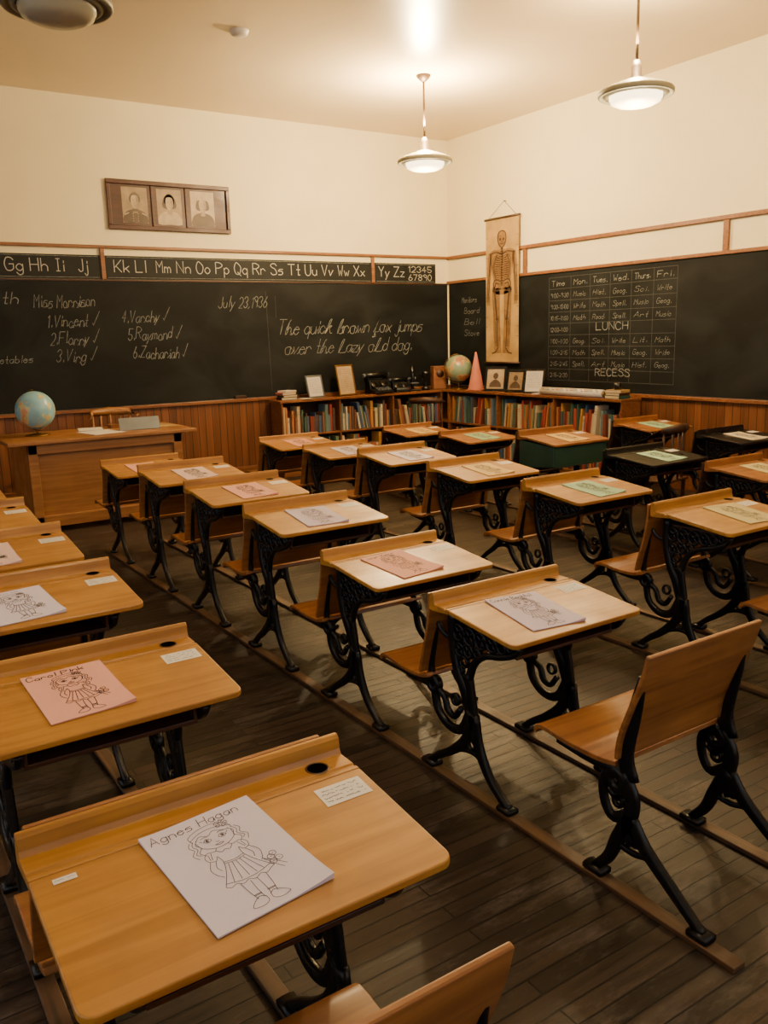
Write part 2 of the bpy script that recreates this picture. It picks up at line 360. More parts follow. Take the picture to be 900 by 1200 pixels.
def text_strokes(txt,h,width=None,slant=0,jit=0,gap=1.3,join=False):
    u=h/6; x=0; out=[]; last=None
    for ch in txt:
        if ch==' ': x+=2.6; last=None; continue
        g=FONT.get(ch)
        if not g: continue
        if join=='script' and ch in SCRIPT: g=SCRIPT[ch]
        mxx=0; jy=random.uniform(-jit,jit); first=None; rj=random.uniform(-jit,jit)*.6
        for st in g.split():
            sm=st[0]=='~'; st=st.lstrip('~')
            pts=[(int(st[i]),int(st[i+1])-2) for i in range(0,len(st)-1,2)]
            mxx=max(mxx,max(p[0] for p in pts))
            if sm: pts=[tuple(p) for p in cr([(a,b) for a,b in pts],3)]
            out.append([((x+p[0]+(slant+rj*.2)*p[1])*u,(p[1]+jy)*u) for p in pts])
        if join and ch.islower():
            if last: out.append([tuple(p) for p in cr([last,((last[0]+x*u)/2+.1*u,(last[1]+.2*u)),((x+.2+slant*1.6)*u,(1.7+jy)*u)],3)])
            last=((x+mxx)*u,(.05+jy)*u)
        elif join: last=None
        x+=mxx+gap
    tot=(x-gap)*u
    if width:
        k=width/tot; out=[[(a*k,b) for a,b in s] for s in out]
    return out
def write(mb,txt,ox,oy,h,w,mp,mat,width=None,slant=0,jit=0,gap=1.3,join=False):
    for s in text_strokes(txt,h,width,slant,jit,gap,join): mb.rib([(ox+a,oy+b) for a,b in s],w,mp,mat)

# ---------------------------------------------------------------- camera
f_,yaw,pit,rol=1000,.5781,.2029,.0281
F=Vector((math.sin(yaw)*math.cos(pit),math.cos(yaw)*math.cos(pit),-math.sin(pit)))
R=Vector((math.cos(yaw),-math.sin(yaw),0)); U=R.cross(F)
R,U=R*math.cos(rol)-U*math.sin(rol),U*math.cos(rol)+R*math.sin(rol)
cam=bpy.data.cameras.new('camera'); co=bpy.data.objects.new('camera',cam); COL.objects.link(co)
mt=Matrix((R,U,-F)).transposed().to_4x4(); mt.translation=Vector((0,0,1.6)); co.matrix_world=mt
cam.sensor_fit='AUTO'; cam.sensor_width=36; cam.lens=f_/1200*36; cam.clip_start=.02
SC.camera=co

# ---------------------------------------------------------------- room shell
def sbox(name,a,b,mat,bevel=0):
    mb=MB(); mb.box(a,b,mat); return struct(mb.obj(name,bevel=bevel))
sbox('floor',(XL-.2,YB-.2,-.1),(XR+.2,YF+.2,0),'floor')
sbox('ceiling',(XL-.2,YB-.2,ZC),(XR+.2,YF+.2,ZC+.1),'ceil')
sbox('wall_front',(XL-.2,YF,0),(XR+.2,YF+.2,ZC),'wall')
sbox('wall_right',(XR,YB-.2,0),(XR+.2,YF,ZC),'wall')
def holed(name,along,lo,hi,fixed0,fixed1,holes,z0,z1):
    mb=MB()
    def bx(a,b,za,zb):
        if along=='Y': mb.box((fixed0,a,za),(fixed1,b,zb),'wall')
        else: mb.box((a,fixed0,za),(b,fixed1,zb),'wall')
    c=lo
    for a,b in holes:
        bx(c,a,0,ZC); bx(a,b,0,z0); bx(a,b,z1,ZC); c=b
    bx(c,hi,0,ZC); return struct(mb.obj(name))
WY=[(0.2,1.5),(2.6,3.9),(5.0,6.3)]; WX=[(-.9,.4),(1.6,2.9),(4.1,5.4)]
holed('wall_left','Y',YB-.2,YF,XL-.2,XL,WY,1.0,3.1)
holed('wall_back','X',XL,XR,YB-.2,YB,WX,1.0,3.1)
wn=0
def window(along,a,b):
    global wn; wn+=1
    mb=MB(); t=.06
    def bx(p,q,za,zb,d=.05):
        if along=='Y': mb.box((XL-.12,p,za),(XL-.12+d,q,zb),'trim')
        else: mb.box((p,YB-.12,za),(q,YB-.12+d,zb),'trim')
    bx(a,a+t,1,3.1);bx(b-t,b,1,3.1);bx(a,b,1,1.06);bx(a,b,3.04,3.1);bx(a,b,2.02,2.08);m=(a+b)/2;bx(m-.015,m+.015,1,3.1,.03)
    struct(mb.obj('window_%d'%wn))
    L=bpy.data.lights.new('daylight','AREA'); L.shape='RECTANGLE'; L.size=b-a-.12; L.size_y=1.98
    L.color=(.62,.78,1); L.energy=20
    o=bpy.data.objects.new('daylight',L); COL.objects.link(o)
    if along=='Y': o.location=(XL-.14,m,2.05); o.rotation_euler=(0,math.radians(-90),0); L.size,L.size_y=L.size_y,L.size
    else: o.location=(m,YB-.14,2.05); o.rotation_euler=(math.radians(90),0,0)
for a,b in WY: window('Y',a,b)
for a,b in WX: window('X',a,b)
tn=0
def trim(a,b,mat='trim',bev=.004):
    global tn; tn+=1; return sbox('trim_%d'%tn,a,b,mat,bev)
trim((XL,YF-.018,0),(XR-.018,YF,.90),'bead',0)
trim((XR-.018,YB,0),(XR,YF,.90),'beadY',0)
trim((XL,YF-.05,.90),(XR-.05,YF,.935),'red')
trim((XR-.05,YB,.90),(XR,YF,.935),'red')
trim((XL,YF-.03,2.575),(XR-.03,YF,2.605))
trim((XR-.03,YB,2.565),(XR,YF,2.605))
trim((XR-.03,YB,2.255),(XR,YF,2.29))
trim((XL,YF-.022,2.245),(XR-.03,YF,2.262),'dark')
for X in (2.655,5.995): trim((X-.022,YF-.026,2.262),(X+.022,YF,2.575))
for Y in (7.8,5.1,2.4): trim((XR-.026,Y-.03,2.29),(XR,Y+.03,2.565))
sbox('baseboard_front',(XL,YF-.035,0),(XR-.04,YF-.018,.14),'red',.004)
sbox('baseboard_right',(XR-.035,YB,0),(XR-.018,YF-.04,.14),'red',.004)

# ---------------------------------------------------------------- blackboards with writing
mpF=lambda d: (lambda x,z:(x,YF-d,z))
mpR=lambda d: (lambda x,z:(XR-d,-x,z))   # x = -Y
b=root('blackboard',(0,0,0),"long black slate chalkboard with handwritten spelling list and sentence",'blackboard')
mb=MB(); mb.box((XL+.3,YF-.014,.94),(XR-.03,YF-.001,2.243),'board'); mp=mpF(.016)
write(mb,"Miss Morrison",1.93,1.985,.125,.0055,mp,'chalk',.60,.25,.5,join=True)
for t,x,z,w in [("1.Vincent ^",2.04,1.79,.50),("2.Florry ^",2.05,1.61,.48),("3.Virg ^",2.09,1.43,.40),("4.Varchy ^",2.80,1.83,.50),("5.Raymond ^",2.85,1.64,.58),("6.Zachariah ^",2.89,1.44,.60)]:
    write(mb,t,x,z,.12,.0055,mp,'chalk',w,.35,.7,join=True)
write(mb,"July 23,1936",3.90,1.97,.12,.0055,mp,'chalk',.60,.35,.5)
write(mb,"The quick brown fox jumps",4.62,1.655,.17,.0065,mp,'chalk',2.10,.4,.16,gap=.9,join='script')
write(mb,"over the lazy old dog.",4.70,1.42,.165,.0065,mp,'chalk',1.85,.4,.16,gap=.9,join='script')
write(mb,"th",1.64,2.02,.11,.007,mp,'chalk',.14,.2); write(mb,"getables",1.50,1.44,.07,.005,mp,'chalk',.36,.2)
mb.rib([(4.5,2.15),(4.52,1.0)],.005,mp,'chalkf'); mb.rib([(4.62,2.1),(4.62,1.85)],.004,mp,'chalkf')
mb.obj('slate',b)
def astrip(x0,x1,items,label):
    r=root('alphabet_strip',((x0+x1)/2,YF,2.26),label,'alphabet chart','alphabet strips above the board')
    cx=(x0+x1)/2
    mb=MB(); mb.box((x0-cx,-.012,.006),(x1-cx,-.002,.245),'strip'); mp=lambda x,z:(x-cx,-.0145,z)
    mb.rib([(x0+.02,.022),(x1-.02,.022)],.004,mp,'chalk'); mb.rib([(x0+.02,.230),(x1-.02,.230)],.004,mp,'chalk')
    for t,x,z,h,w in items: write(mb,t,x,z,h,.0082 if h>.1 else .007,mp,'whitepaint',w)
    mb.obj('card',r)
astrip(1.0,2.63,[(w,1.70+i*.235,.08,.12,.165 if i<2 else .09) for i,w in enumerate(("Gg","Hh","Ii","Jj"))],"black alphabet card with white letters Gg to Jj")
words="Kk Ll Mm Nn Oo Pp Qq Rr Ss Tt Uu Vv Ww Xx".split()
its=[]
for i,w in enumerate(words): its.append((w,2.77+i*.2265,.08,.12,.155 if w!='Ll' else .11))
astrip(2.68,5.97,its,"long black alphabet card with white letters Kk to Xx")
astrip(6.02,6.97,[("Yy",6.08,.08,.12,.16),("Zz",6.31,.08,.12,.16),("12345",6.54,.138,.07,.36),("67890",6.54,.038,.07,.36)],"short black card with Yy Zz and numerals")
b=root('blackboard',(0,0,0),"black slate chalkboard with a chalked weekly timetable grid",'blackboard')
mb=MB(); mb.box((XR-.014,0.5,.94),(XR-.001,YF-.03,2.253),'board'); mp=mpR(.0155); mpw=mpR(.0162)
xa,xb=-7.39,-5.62; za,zb=2.20,1.05; cols=[xa,xa+.34]+[xa+.34+.286*i for i in range(1,6)]
rows=9; dz=(za-zb)/rows
for i in range(rows+1): mb.rib([(xa,za-i*dz),(xb,za-i*dz+random.uniform(-.01,.01))],.006,mp,'chalkf')
for c in cols: mb.rib([(c,za),(c+random.uniform(-.01,.01),zb)],.006,mp,'chalkf')
for i,t in enumerate(["Time","Mon.","Tues.","Wed.","Thurs.","Fri."]): write(mb,t,cols[i]+.04,za-dz+.035,.06,.005,mpw,'chalk',.2,.1,.4)
subj=["Math","Read.","Spell.","Art","Music","Hist.","Geog.","Sci.","Write","Lit."]
tm=["9:00-9:30","9:30-10:00","10:15-11:00","11:00-12:00","1:00-1:30","1:30-2:15","2:15-2:45"]
LR=4
for r_ in range(1,rows):
    zt_=za-(r_+1)*dz+.035
    if r_==LR: write(mb,"LUNCH",cols[2]+.1,zt_+.01,.075,.008,mpw,'chalk',.44,0,.2); write(mb,"12:00-1:00",cols[0]+.03,zt_,.045,.004,mpw,'chalk',.27); continue
    if r_==8: write(mb,"RECESS",cols[2]+.1,zt_+.03,.075,.008,mpw,'chalk',.48,0,.2); write(mb,"2:15-2:30",cols[0]+.03,zt_,.045,.004,mpw,'chalk',.27); continue
    write(mb,tm[r_-1],cols[0]+.03,zt_,.045,.0035,mpw,'chalk',.27,.1,.4)
    for c in range(1,6): write(mb,subj[(r_*3+c*(1 if r_%2 else 2))%10],cols[c]+.04,zt_,.052,.0035,mpw,'chalk',.18,.25,.5)
for x,z,t in [(-9.0,2.0,"Monitors"),(-8.95,1.86,"Board"),(-8.95,1.72,"Bell"),(-8.95,1.58,"Stove")]: write(mb,t,x,z,.07,.0045,mpw,'chalk',.30,.2,.3)
mb.obj('slate',b)
mb=MB(); mb.box((-.07,-.02,0),(.07,.02,.035),'dark',None); e1=mb.obj('chalk_eraser',loc=(4.1,YF-.03,.9365),bevel=.003); tag(e1,"small wooden felt blackboard eraser on the chalk ledge",'eraser')

# ---------------------------------------------------------------- framed portraits
pf=root('picture_frame',(3.43,YF,3.02),"dark brown wooden frame holding three sepia portraits",'picture frame')
mb=MB(); mb.box((-.67,-.012,-.24),(.67,-.001,.24),'fram')
for a,b2 in [((-.68,-.25),(.68,-.205)),((-.68,.205),(.68,.25)),((-.68,-.205),(-.64,.205)),((.64,-.205),(.68,.205))]:
    mb.box((a[0],-.035,a[1]),(b2[0],-.012,b2[1]),'fram')
for x in(-.198,.178): mb.box((x-.012,-.024,-.205),(x+.012,-.012,.205),'fram')
mb.obj('frame',pf,bevel=.006)
for i,cx in enumerate((-.385,-.01,.365)):
    mb=MB(); L_=[lambda x,z,cx=cx,k=k:(cx+x,-.013-.0009*k,z) for k in range(7)]
    sm=lambda pts,n=4:[tuple(p) for p in cr(pts+[pts[0]],n)][:-1]
    bg,coat,hair,skin=(('sepia','sepiad','sepiad','sepial'),('sepia','sepial','sepiad','sepial'),('sepial','sepiad','sepiad','sepial'))[i]
    mb.poly([(-.135,-.18),(.135,-.18),(.135,.18),(-.135,.18)],L_[0],bg)
    mb.poly(sm([(-.125,-.178),(-.12,-.10),(-.075,-.055),(0,-.04),(.075,-.055),(.12,-.10),(.125,-.178),(0,-.179)]),L_[1],coat)
    mb.poly([(-.024,-.075),(.024,-.075),(.026,.0),(-.026,.0)],L_[2],'sepia')
    if i==0:
        mb.poly([(-.034,-.065),(.034,-.065),(.03,-.035),(-.03,-.035)],L_[3],'sepiad')
        for sx in(-1,1):
            mb.poly([(sx*.07,-.07),(sx*.115,-.09),(sx*.118,-.105),(sx*.068,-.083)],L_[3],'sepial')
            for k in range(4): mb.disc(sx*.026,-.085-.024*k,.005,.005,L_[3],'sepial',8)
    mb.poly(sm([(-.05,.03),(-.054,.085),(-.02,.125),(.02,.125),(.054,.085),(.05,.03),(0,.02)]),L_[2],hair)
    if i: mb.poly(sm([(-.068,-.01),(-.066,.075),(-.02,.13),(.03,.128),(.07,.065),(.064,-.01)]),L_[1 if i==2 else 2],hair)
    mb.poly(sm([(-.042,.05),(-.032,.092),(.0,.10),(.032,.092),(.042,.05),(.035,.0),(0,-.034),(-.035,.0)]),L_[3],skin)
    mb.poly(sm([(.012,.09),(.034,.085),(.042,.05),(.035,.0),(.004,-.03),(.018,.03)]),L_[4],'sepia')
    for ex in(-.016,.016): mb.disc(ex,.046,.007,.003,L_[5],'sepiad',8); mb.disc(ex,.058,.010,.002,L_[5],'sepia',8)
    mb.disc(.001,.024,.004,.012,L_[5],'sepia',8); mb.disc(0,-.002,.010,.0025,L_[5],'sepiad',8)
    if i==2: mb.poly(sm([(-.078,.08),(-.05,.125),(0,.14),(.06,.12),(.078,.075),(0,.10)]),L_[6],'sepial')
    mb.obj('portrait_photo',pf)

# ---------------------------------------------------------------- anatomical scroll
sc=root('wall_chart',(XR-.018,8.175,2.1),"long faded tan roll-up chart with a drawn human skeleton",'wall chart')
mb=MB(); mb.box((-.027,-.30,-.86),(-.024,.30,.85),'parch')
mp=lambda x,z:(-.0295,-x*1.18,z); mps=lambda x,z:(-.0280,-x*1.18,z); w=.013
def S(pts,ww=w,m='brownink',mpp=None):
    mb.rib([tuple(p) for p in cr([tuple(q) for q in pts],4)],ww,mpp or mp,m)
mb.poly([tuple(p) for p in cr([(-.19,.47),(0,.49),(.19,.47),(.155,.25),(.13,.12),(.15,.0),(0,-.04),(-.15,.0),(-.13,.12),(-.155,.25),(-.19,.47)],3)][:-1],mps,'brownshade')
for sg in(-1,1):
    S([(sg*.185,.44),(sg*.205,.2),(sg*.22,-.1)],.055,'brownshade',mps); S([(sg*.09,.0),(sg*.085,-.35),(sg*.065,-.70)],.11,'brownshade',mps)
mb.disc(0,.61,.07,.10,mps,'brownshade')
S([(0,.71),(.055,.68),(.062,.60),(.035,.54),(0,.515),(-.035,.54),(-.062,.60),(-.055,.68),(0,.71)],.014)
mb.disc(-.024,.61,.015,.017,mp,'brownink',10);mb.disc(.024,.61,.015,.017,mp,'brownink',10); S([(-.024,.555),(.024,.555)],.008); S([(0,.59),(0,.575)],.010); S([(-.045,.575),(0,.56),(.045,.575)],.005)
for k in range(14): z=.50-.031*k; S([(-.013,z),(.013,z)],.018)
S([(0,.51),(.005,.4),(-.004,.25),(0,.07)],.014)
S([(-.18,.45),(-.08,.465),(0,.445),(.08,.465),(.18,.45)],.016)
for k in range(11):
    z=.435-.025*k; r=.09+.045*math.sin(k/10*2.8)
    for sg in(-1,1): S([(sg*.02,z),(sg*r*.7,z+.014),(sg*r,z-.018),(sg*r*.6,z-.045),(sg*.035,z-.036)],.008)
for sg in(-1,1):
    S([(sg*.02,.12),(sg*.10,.14),(sg*.135,.08),(sg*.08,.01),(sg*.02,.03)],.016); S([(sg*.05,.09),(sg*.095,.10),(sg*.10,.06)],.016)
    S([(sg*.05,.40),(sg*.10,.42),(sg*.14,.36),(sg*.09,.33)],.006)
    S([(sg*.175,.44),(sg*.19,.30),(sg*.195,.19)],.020); S([(sg*.187,.18),(sg*.20,.05),(sg*.21,-.04)],.012); S([(sg*.208,.18),(sg*.222,.05),(sg*.226,-.04)],.009)
    S([(sg*.16,.42),(sg*.165,.3),(sg*.175,.2)],.005); S([(sg*.215,.42),(sg*.225,.25),(sg*.235,.1)],.005)
    for q in range(4): S([(sg*(.208+.010*q-.015),-.05),(sg*(.213+.014*q-.022),-.16)],.006)
    S([(sg*.12,.05),(sg*.10,-.12),(sg*.078,-.32)],.026); mb.disc(sg*.076,-.33,.025,.018,mp,'brownink',10); S([(sg*.074,-.34),(sg*.074,-.5),(sg*.064,-.66)],.019); S([(sg*.100,-.36),(sg*.098,-.5),(sg*.084,-.66)],.009)
    S([(sg*.145,.02),(sg*.14,-.15),(sg*.115,-.32),(sg*.125,-.45),(sg*.10,-.66)],.005); S([(sg*.035,.0),(sg*.04,-.2),(sg*.045,-.33),(sg*.04,-.5),(sg*.042,-.68)],.005)
    S([(sg*.062,-.68),(sg*.10,-.73),(sg*.15,-.745)],.018)
for k in range(11):
    z=.64-.118*k
    for sg in(-1,1):
        if (k+sg)%3: S([(sg*.222,z),(sg*.248,z+.002)],.005)
mb.obj('chart_sheet',sc)
for z in(.86,-.86):
    mb=MB(); mb.tube([(-.026,-.32,z),(-.026,.32,z)],.014,'dark'); mb.obj('rod',sc)
mb=MB(); mb.tube([(-.026,-.26,.86),(-.012,-.02,1.05),(-.026,.26,.86)],.003,'black',5); mb.obj('hanging_cord',sc)
mb=MB(); mb.tube([(.018,-.02,1.05),(-.02,-.02,1.05)],.005,'brass',6); mb.obj('hook',sc)

# ---------------------------------------------------------------- pendant lamps
def lamp(x,y,up,down,lit=True):
    r=root('pendant_lamp',(x,y,ZC),"round pendant lamp with bronze stem and glowing bowl" if lit else "round pendant lamp with dull unlit grey bowl",'lamp','pendant lamps')
    mb=MB(); mb.lathe([(0,-.06),(.02,-.06),(.05,-.035),(.07,-.01),(.07,0)],'bronze'); mb.obj('canopy',r)
    mb=MB(); mb.tube([(0,0,-.05),(0,0,-.60)],.010,'bronze'); mb.obj('stem',r)
    mb=MB(); mb.lathe([(0,-.56),(.022,-.56),(.03,-.59),(.038,-.60),(.038,-.66),(.05,-.67),(.06,-.70)],'bronze'); mb.obj('hub',r)
    mb=MB(); mb.lathe([(.05,-.68),(.085,-.69),(.095,-.705),(.15,-.712),(.16,-.728),(.21,-.734),(.22,-.748),(.258,-.756),(.268,-.768),(.268,-.790),(.262,-.797),(.245,-.797),(.24,-.785),(.222,-.785),(.217,-.800),(.198,-.800),(.193,-.788),(.05,-.76)],'metal' if lit else 'metal_unlit',n=48); mb.obj('lamp_shade',r)
    mb=MB(); mb.lathe([(.188,-.792),(.186,-.815),(.178,-.820),(.174,-.838),(.13,-.858),(.06,-.868),(.0,-.870)],'glow' if lit else 'bowl',n=40); mb.obj('glass_bowl',r)
    for z,e,rad,c in ((-.46,up,.05,(1,.73,.37)),(-.98,down,.10,(1,.76,.45))):
        if e<=0: continue
        L=bpy.data.lights.new('lamp_light','POINT'); L.energy=e; L.color=c; L.shadow_soft_size=rad
        o=bpy.data.objects.new('lamp_light',L); COL.objects.link(o); o.parent=r; o.location=(.0,.0,z)
    return r
lamp(5.25,7.14,500,44); lamp(5.2,4.5,165,42); lamp(1.25,4.76,0,0,False); lamp(1.25,1.9,48,64); lamp(5.2,1.9,55,38)  # last two lamps are unseen, added for their light on the near desks
mb=MB(); mb.lathe([(0,-.04),(.05,-.04),(.065,-.03),(.075,-.012),(.08,0)],'white'); o=mb.obj('smoke_detector',loc=(3.22,6.87,ZC)); tag(o,"small round white smoke detector on the ceiling",'smoke detector')

# ---------------------------------------------------------------- school desks
def outline(W,y0,y1,r):
    p=[]
    for k in range(6):
        a=math.pi+k*math.pi/10; p.append((-W/2+r+r*math.cos(a),y0+r+r*math.sin(a)))
    for k in range(6):
        a=1.5*math.pi+k*math.pi/10; p.append((W/2-r+r*math.cos(a),y0+r+r*math.sin(a)))
    p+=[(W/2,y1),(-W/2,y1)]; return p
def squig(mb,x0,x1,y,mp,mat,w=.0008,amp=.0018):
    pts=[];x=x0
    while x<x1:
        pts.append((x,y+random.uniform(-amp,amp))); x+=random.uniform(.0015,.003)
        if random.random()<.15:
            if len(pts)>1: mb.rib(pts,w,mp,mat)
            pts=[]; x+=.003
    if len(pts)>1: mb.rib(pts,w,mp,mat)
def desk(W,topmat,kind='iron',label='',seatmat='desk2'):
    r=root('school_desk',(0,0,0),label,'desk','school desks in rows')
    mb=MB(); mb.plate(outline(W,0,.33,.028),lambda x,y:.665+.035*y/.33,.017,topmat); mb.obj('desktop',r,bevel=.004,seg=3)
    rg=[(.3305,.682),(.3305,.70),(.343,.70),(.346,.696),(.353,.696),(.356,.70),(.405,.70),(.410,.712),(.413,.735),(.419,.743),(.428,.743),(.434,.736),(.438,.70),(.438,.677),(.42,.674)]
    mb=MB(); mb.extr(rg,-W/2,W/2,topmat); mb.obj('pencil_ledge',r,bevel=.002)
    mb=MB(); cx=W/2-.075; mb.lathe([(0,.7008),(.0215,.7008)],'hole_shade',c=(cx,.379,0),n=24); mb.lathe([(.0215,.7006),(.0225,.7013),(.0245,.7012),(.026,.7003)],'dark',c=(cx,.379,0),n=24); mb.obj('inkwell',r)
    mp=lambda x,y:(x,y,.6655+.035*y/.33+.0004); mp2=lambda x,y:(x,y,.6655+.035*y/.33+.0009)
    mb=MB()
    mb.poly([(W/2-.125,.245),(W/2-.02,.245),(W/2-.02,.305),(W/2-.125,.305)],mp,'label')
    for k in range(4): squig(mb,W/2-.118,W/2-.03,.293-.012*k,mp2,'inkb',.0013,.0024)
    mb.obj('paper_label',r,label="small white printed paper label")
    if W>.64:
        mb=MB(); mb.poly([(-W/2+.035,.298),(-W/2+.075,.298),(-W/2+.075,.312),(-W/2+.035,.312)],mp,'label'); squig(mb,-W/2+.038,-W/2+.072,.305,mp2,'ink'); mb.obj('paper_label',r,label="tiny white printed name label")
    if kind=='iron':
        for sx in(-1,1):
            x=sx*.235; mb=MB()
            mb.iron([(.03,.640),(.20,.657),(.41,.668)],.018,'iron',x,.030)
            mb.iron([(.035,.632),(.065,.598),(.13,.570),(.21,.548),(.27,.50),(.30,.43)],[.016,.020,.022,.024,.028,.034],'iron',x)
            for cy,cz,rr in((.085,.616,.012),(.125,.605,.020),(.175,.602,.026),(.232,.598,.030),(.292,.597,.032),(.350,.597,.030),(.250,.546,.016),(.298,.540,.024),(.345,.532,.024),(.325,.490,.020),(.345,.452,.014)): mb.ring(cy,cz,rr,.011,'iron',x,.016)
            for cy,cz in((.175,.602),(.232,.598),(.292,.597),(.350,.597),(.298,.540),(.345,.532)):
                mb.iron([(cy-.022,cz-.022),(cy,cz),(cy+.022,cz+.022)],[.006,.013,.006],'iron',x,.012,n=2); mb.iron([(cy+.022,cz-.022),(cy,cz),(cy-.022,cz+.022)],[.006,.013,.006],'iron',x,.012,n=2)
            mb.iron([(.388,.665),(.390,.56),(.368,.46),(.318,.37),(.28,.27)],[.042,.034,.038,.050,.056],'iron',x)
            mb.iron([(.302,.45),(.285,.36),(.272,.27)],[.034,.036,.044],'iron',x); mb.ring(.325,.420,.018,.010,'iron',x)
            mb.iron([(.275,.30),(.250,.19),(.20,.10),(.14,.045),(.09,.012)],[.054,.044,.036,.030,.026],'iron',x,.024)
            mb.iron([(.275,.30),(.315,.19),(.39,.115),(.47,.06),(.53,.012)],[.054,.044,.036,.030,.026],'iron',x,.024)
            mb.iron([(.20,.105),(.25,.145),(.31,.145),(.38,.12)],.018,'iron',x,.016); mb.ring(.285,.175,.018,.010,'iron',x)
            mb.iron([(.07,.010),(.13,.010)],.020,'iron',x,.048); mb.iron([(.49,.010),(.56,.010)],.020,'iron',x,.048)
            mb.iron([(.285,.31),(.34,.22),(.415,.205),(.480,.25),(.50,.335)],[.048,.038,.034,.032,.036],'iron',x)
            mb.iron([(.345,.30),(.38,.255),(.42,.265),(.44,.31),(.49,.335)],[.020,.024,.026,.024,.026],'iron',x,.018); mb.ring(.375,.325,.020,.012,'iron',x); mb.ring(.50,.345,.026,.022,'iron',x,.028)
            mb.iron([(.50,.352),(.60,.345),(.72,.352)],[.032,.024,.014],'iron',x,.020)
            mb.iron([(.505,.34),(.520,.42),(.495,.54),(.480,.66)],[.034,.030,.024,.018],'iron',x,.020)
            mb.iron([(.39,.56),(.44,.57),(.475,.60)],.018,'iron',x,.016)
            mb.obj('iron_leg',r,label="ornate black cast-iron leg")
        mb=MB(); mb.box((-.215,.07,.575),(.215,.385,.587),'dark'); mb.box((-.215,.385,.575),(.215,.397,.665),'dark'); mb.box((-.222,.07,.575),(-.212,.397,.64),'dark'); mb.box((.212,.07,.575),(.222,.397,.64),'dark'); mb.obj('book_box',r,bevel=.002)
    else:
        mb=MB(); c='green'
        for sx in(-1,1): mb.extr([(.03,.50),(.42,.46),(.42,.67),(.03,.643)],sx*(W/2-.02)-.008,sx*(W/2-.02)+.008,c)
        mb.box((-W/2+.03,.03,.49),(W/2-.03,.42,.50),c); mb.box((-W/2+.03,.41,.47),(W/2-.03,.425,.66),c); mb.box((-W/2+.03,.03,.50),(W/2-.03,.04,.64),c); mb.obj('book_box',r,bevel=.003,label="green painted enclosed book box")
        for sx in(-1,1):
            x=sx*.235; mb=MB()
            mb.iron([(.30,.48),(.29,.35),(.275,.25)],[.08,.05,.05],'iron',x)
            mb.iron([(.275,.27),(.22,.12),(.09,.014)],[.06,.04,.03],'iron',x); mb.iron([(.275,.27),(.36,.13),(.53,.014)],[.06,.04,.03],'iron',x)
            mb.iron([(.29,.30),(.39,.21),(.50,.335)],[.05,.036,.04],'iron',x); mb.iron([(.50,.35),(.60,.345),(.72,.352)],.022,'iron',x,.02); mb.iron([(.505,.34),(.515,.42),(.475,.66)],.028,'iron',x,.022)
            mb.obj('iron_leg',r,label="black cast-iron leg")
    mb=MB(); mb.sheet([(.535,.392),(.515,.47),(.487,.57),(.472,.66),(.470,.725)],.013,-W/2+.02,W/2-.02,seatmat); mb.obj('backrest',r,bevel=.003)
    mb=MB(); mb.sheet([(.500,.385),(.56,.368),(.66,.366),(.76,.376),(.80,.372),(.815,.352)],.016,-W/2+.03,W/2-.03,seatmat); mb.obj('seat',r,bevel=.003)
    return r
T={}
LIFT=.016
def place(kind,x,y,z):
    s=(z-LIFT)/.688
    if kind in T: return clone(T[kind],(x,y,LIFT),scale=(1,1,s))
    W={'A':.665,'B':.60,'G':.62,'K':.62,'D':.60}[kind]
    lab={'A':"wide honey-coloured wooden school desk with attached folding seat",'B':"varnished wooden school desk with ornate black iron legs and seat",
         'G':"school desk with green painted box and wooden top",'K':"dark school desk with black top and dark attached seat",'D':"brown topped school desk with dark seat and iron legs"}[kind]
    tm={'A':'desk','B':'desk','G':'desk2','K':'blackwood','D':'desk2'}[kind]
    r=desk(W,tm,'green' if kind=='G' else 'iron',lab,{'K':'blackwood','D':'dark','G':'dark'}.get(kind,'desk2')); T[kind]=r; r.location=(x,y,LIFT); r.scale=(1,1,s); return r

def chair():
    r=root('school_chair',(0,0,LIFT),"wooden school seat with curved back on black iron legs",'chair','end seats of the rows')
    W=.50
    for sx in(-1,1):
        x=sx*.225; mb=MB()
        mb.iron([(.30,.34),(.319,.42),(.292,.55),(.269,.66)],[.06,.052,.042,.024],'iron',x,.018)
        mb.iron([(.33,.35),(.29,.29),(.30,.20),(.28,.15)],[.054,.048,.048,.050],'iron',x,.024)
        mb.iron([(.30,.23),(.24,.16),(.15,.09),(.09,.045),(.045,.012)],[.056,.044,.036,.030,.026],'iron',x,.024)
        mb.iron([(.29,.23),(.34,.14),(.37,.07),(.42,.012)],[.056,.044,.036,.028],'iron',x,.024)
        mb.iron([(.18,.115),(.23,.135),(.28,.125),(.345,.13)],.018,'iron',x,.016); mb.ring(.275,.165,.016,.010,'iron',x)
        mb.iron([(.02,.010),(.08,.010)],.020,'iron',x,.048); mb.iron([(.38,.010),(.45,.010)],.020,'iron',x,.048)
        mb.ring(.345,.325,.026,.030,'iron',x,.026); mb.ring(.340,.262,.016,.014,'iron',x)
        mb.iron([(.30,.24),(.355,.205),(.388,.235),(.398,.295),(.375,.345)],[.034,.032,.030,.030,.034],'iron',x,.018)
        mb.iron([(.315,.31),(.345,.27),(.375,.285)],[.03,.022,.016],'iron',x,.014)
        mb.iron([(.33,.354),(.45,.348),(.58,.354)],[.034,.026,.014],'iron',x,.020)
        mb.obj('iron_leg',r,label="ornate black cast-iron leg")
    mb=MB(); mb.sheet([(.335,.40),(.325,.47),(.290,.57),(.255,.66),(.235,.735)],.014,-W/2,W/2,'desk2'); mb.obj('backrest',r,bevel=.004)
    mb=MB(); mb.sheet([(.345,.378),(.42,.368),(.54,.368),(.63,.376),(.66,.370),(.672,.352)],.016,-W/2+.01,W/2-.01,'desk2'); mb.obj('seat',r,bevel=.003)
    return r

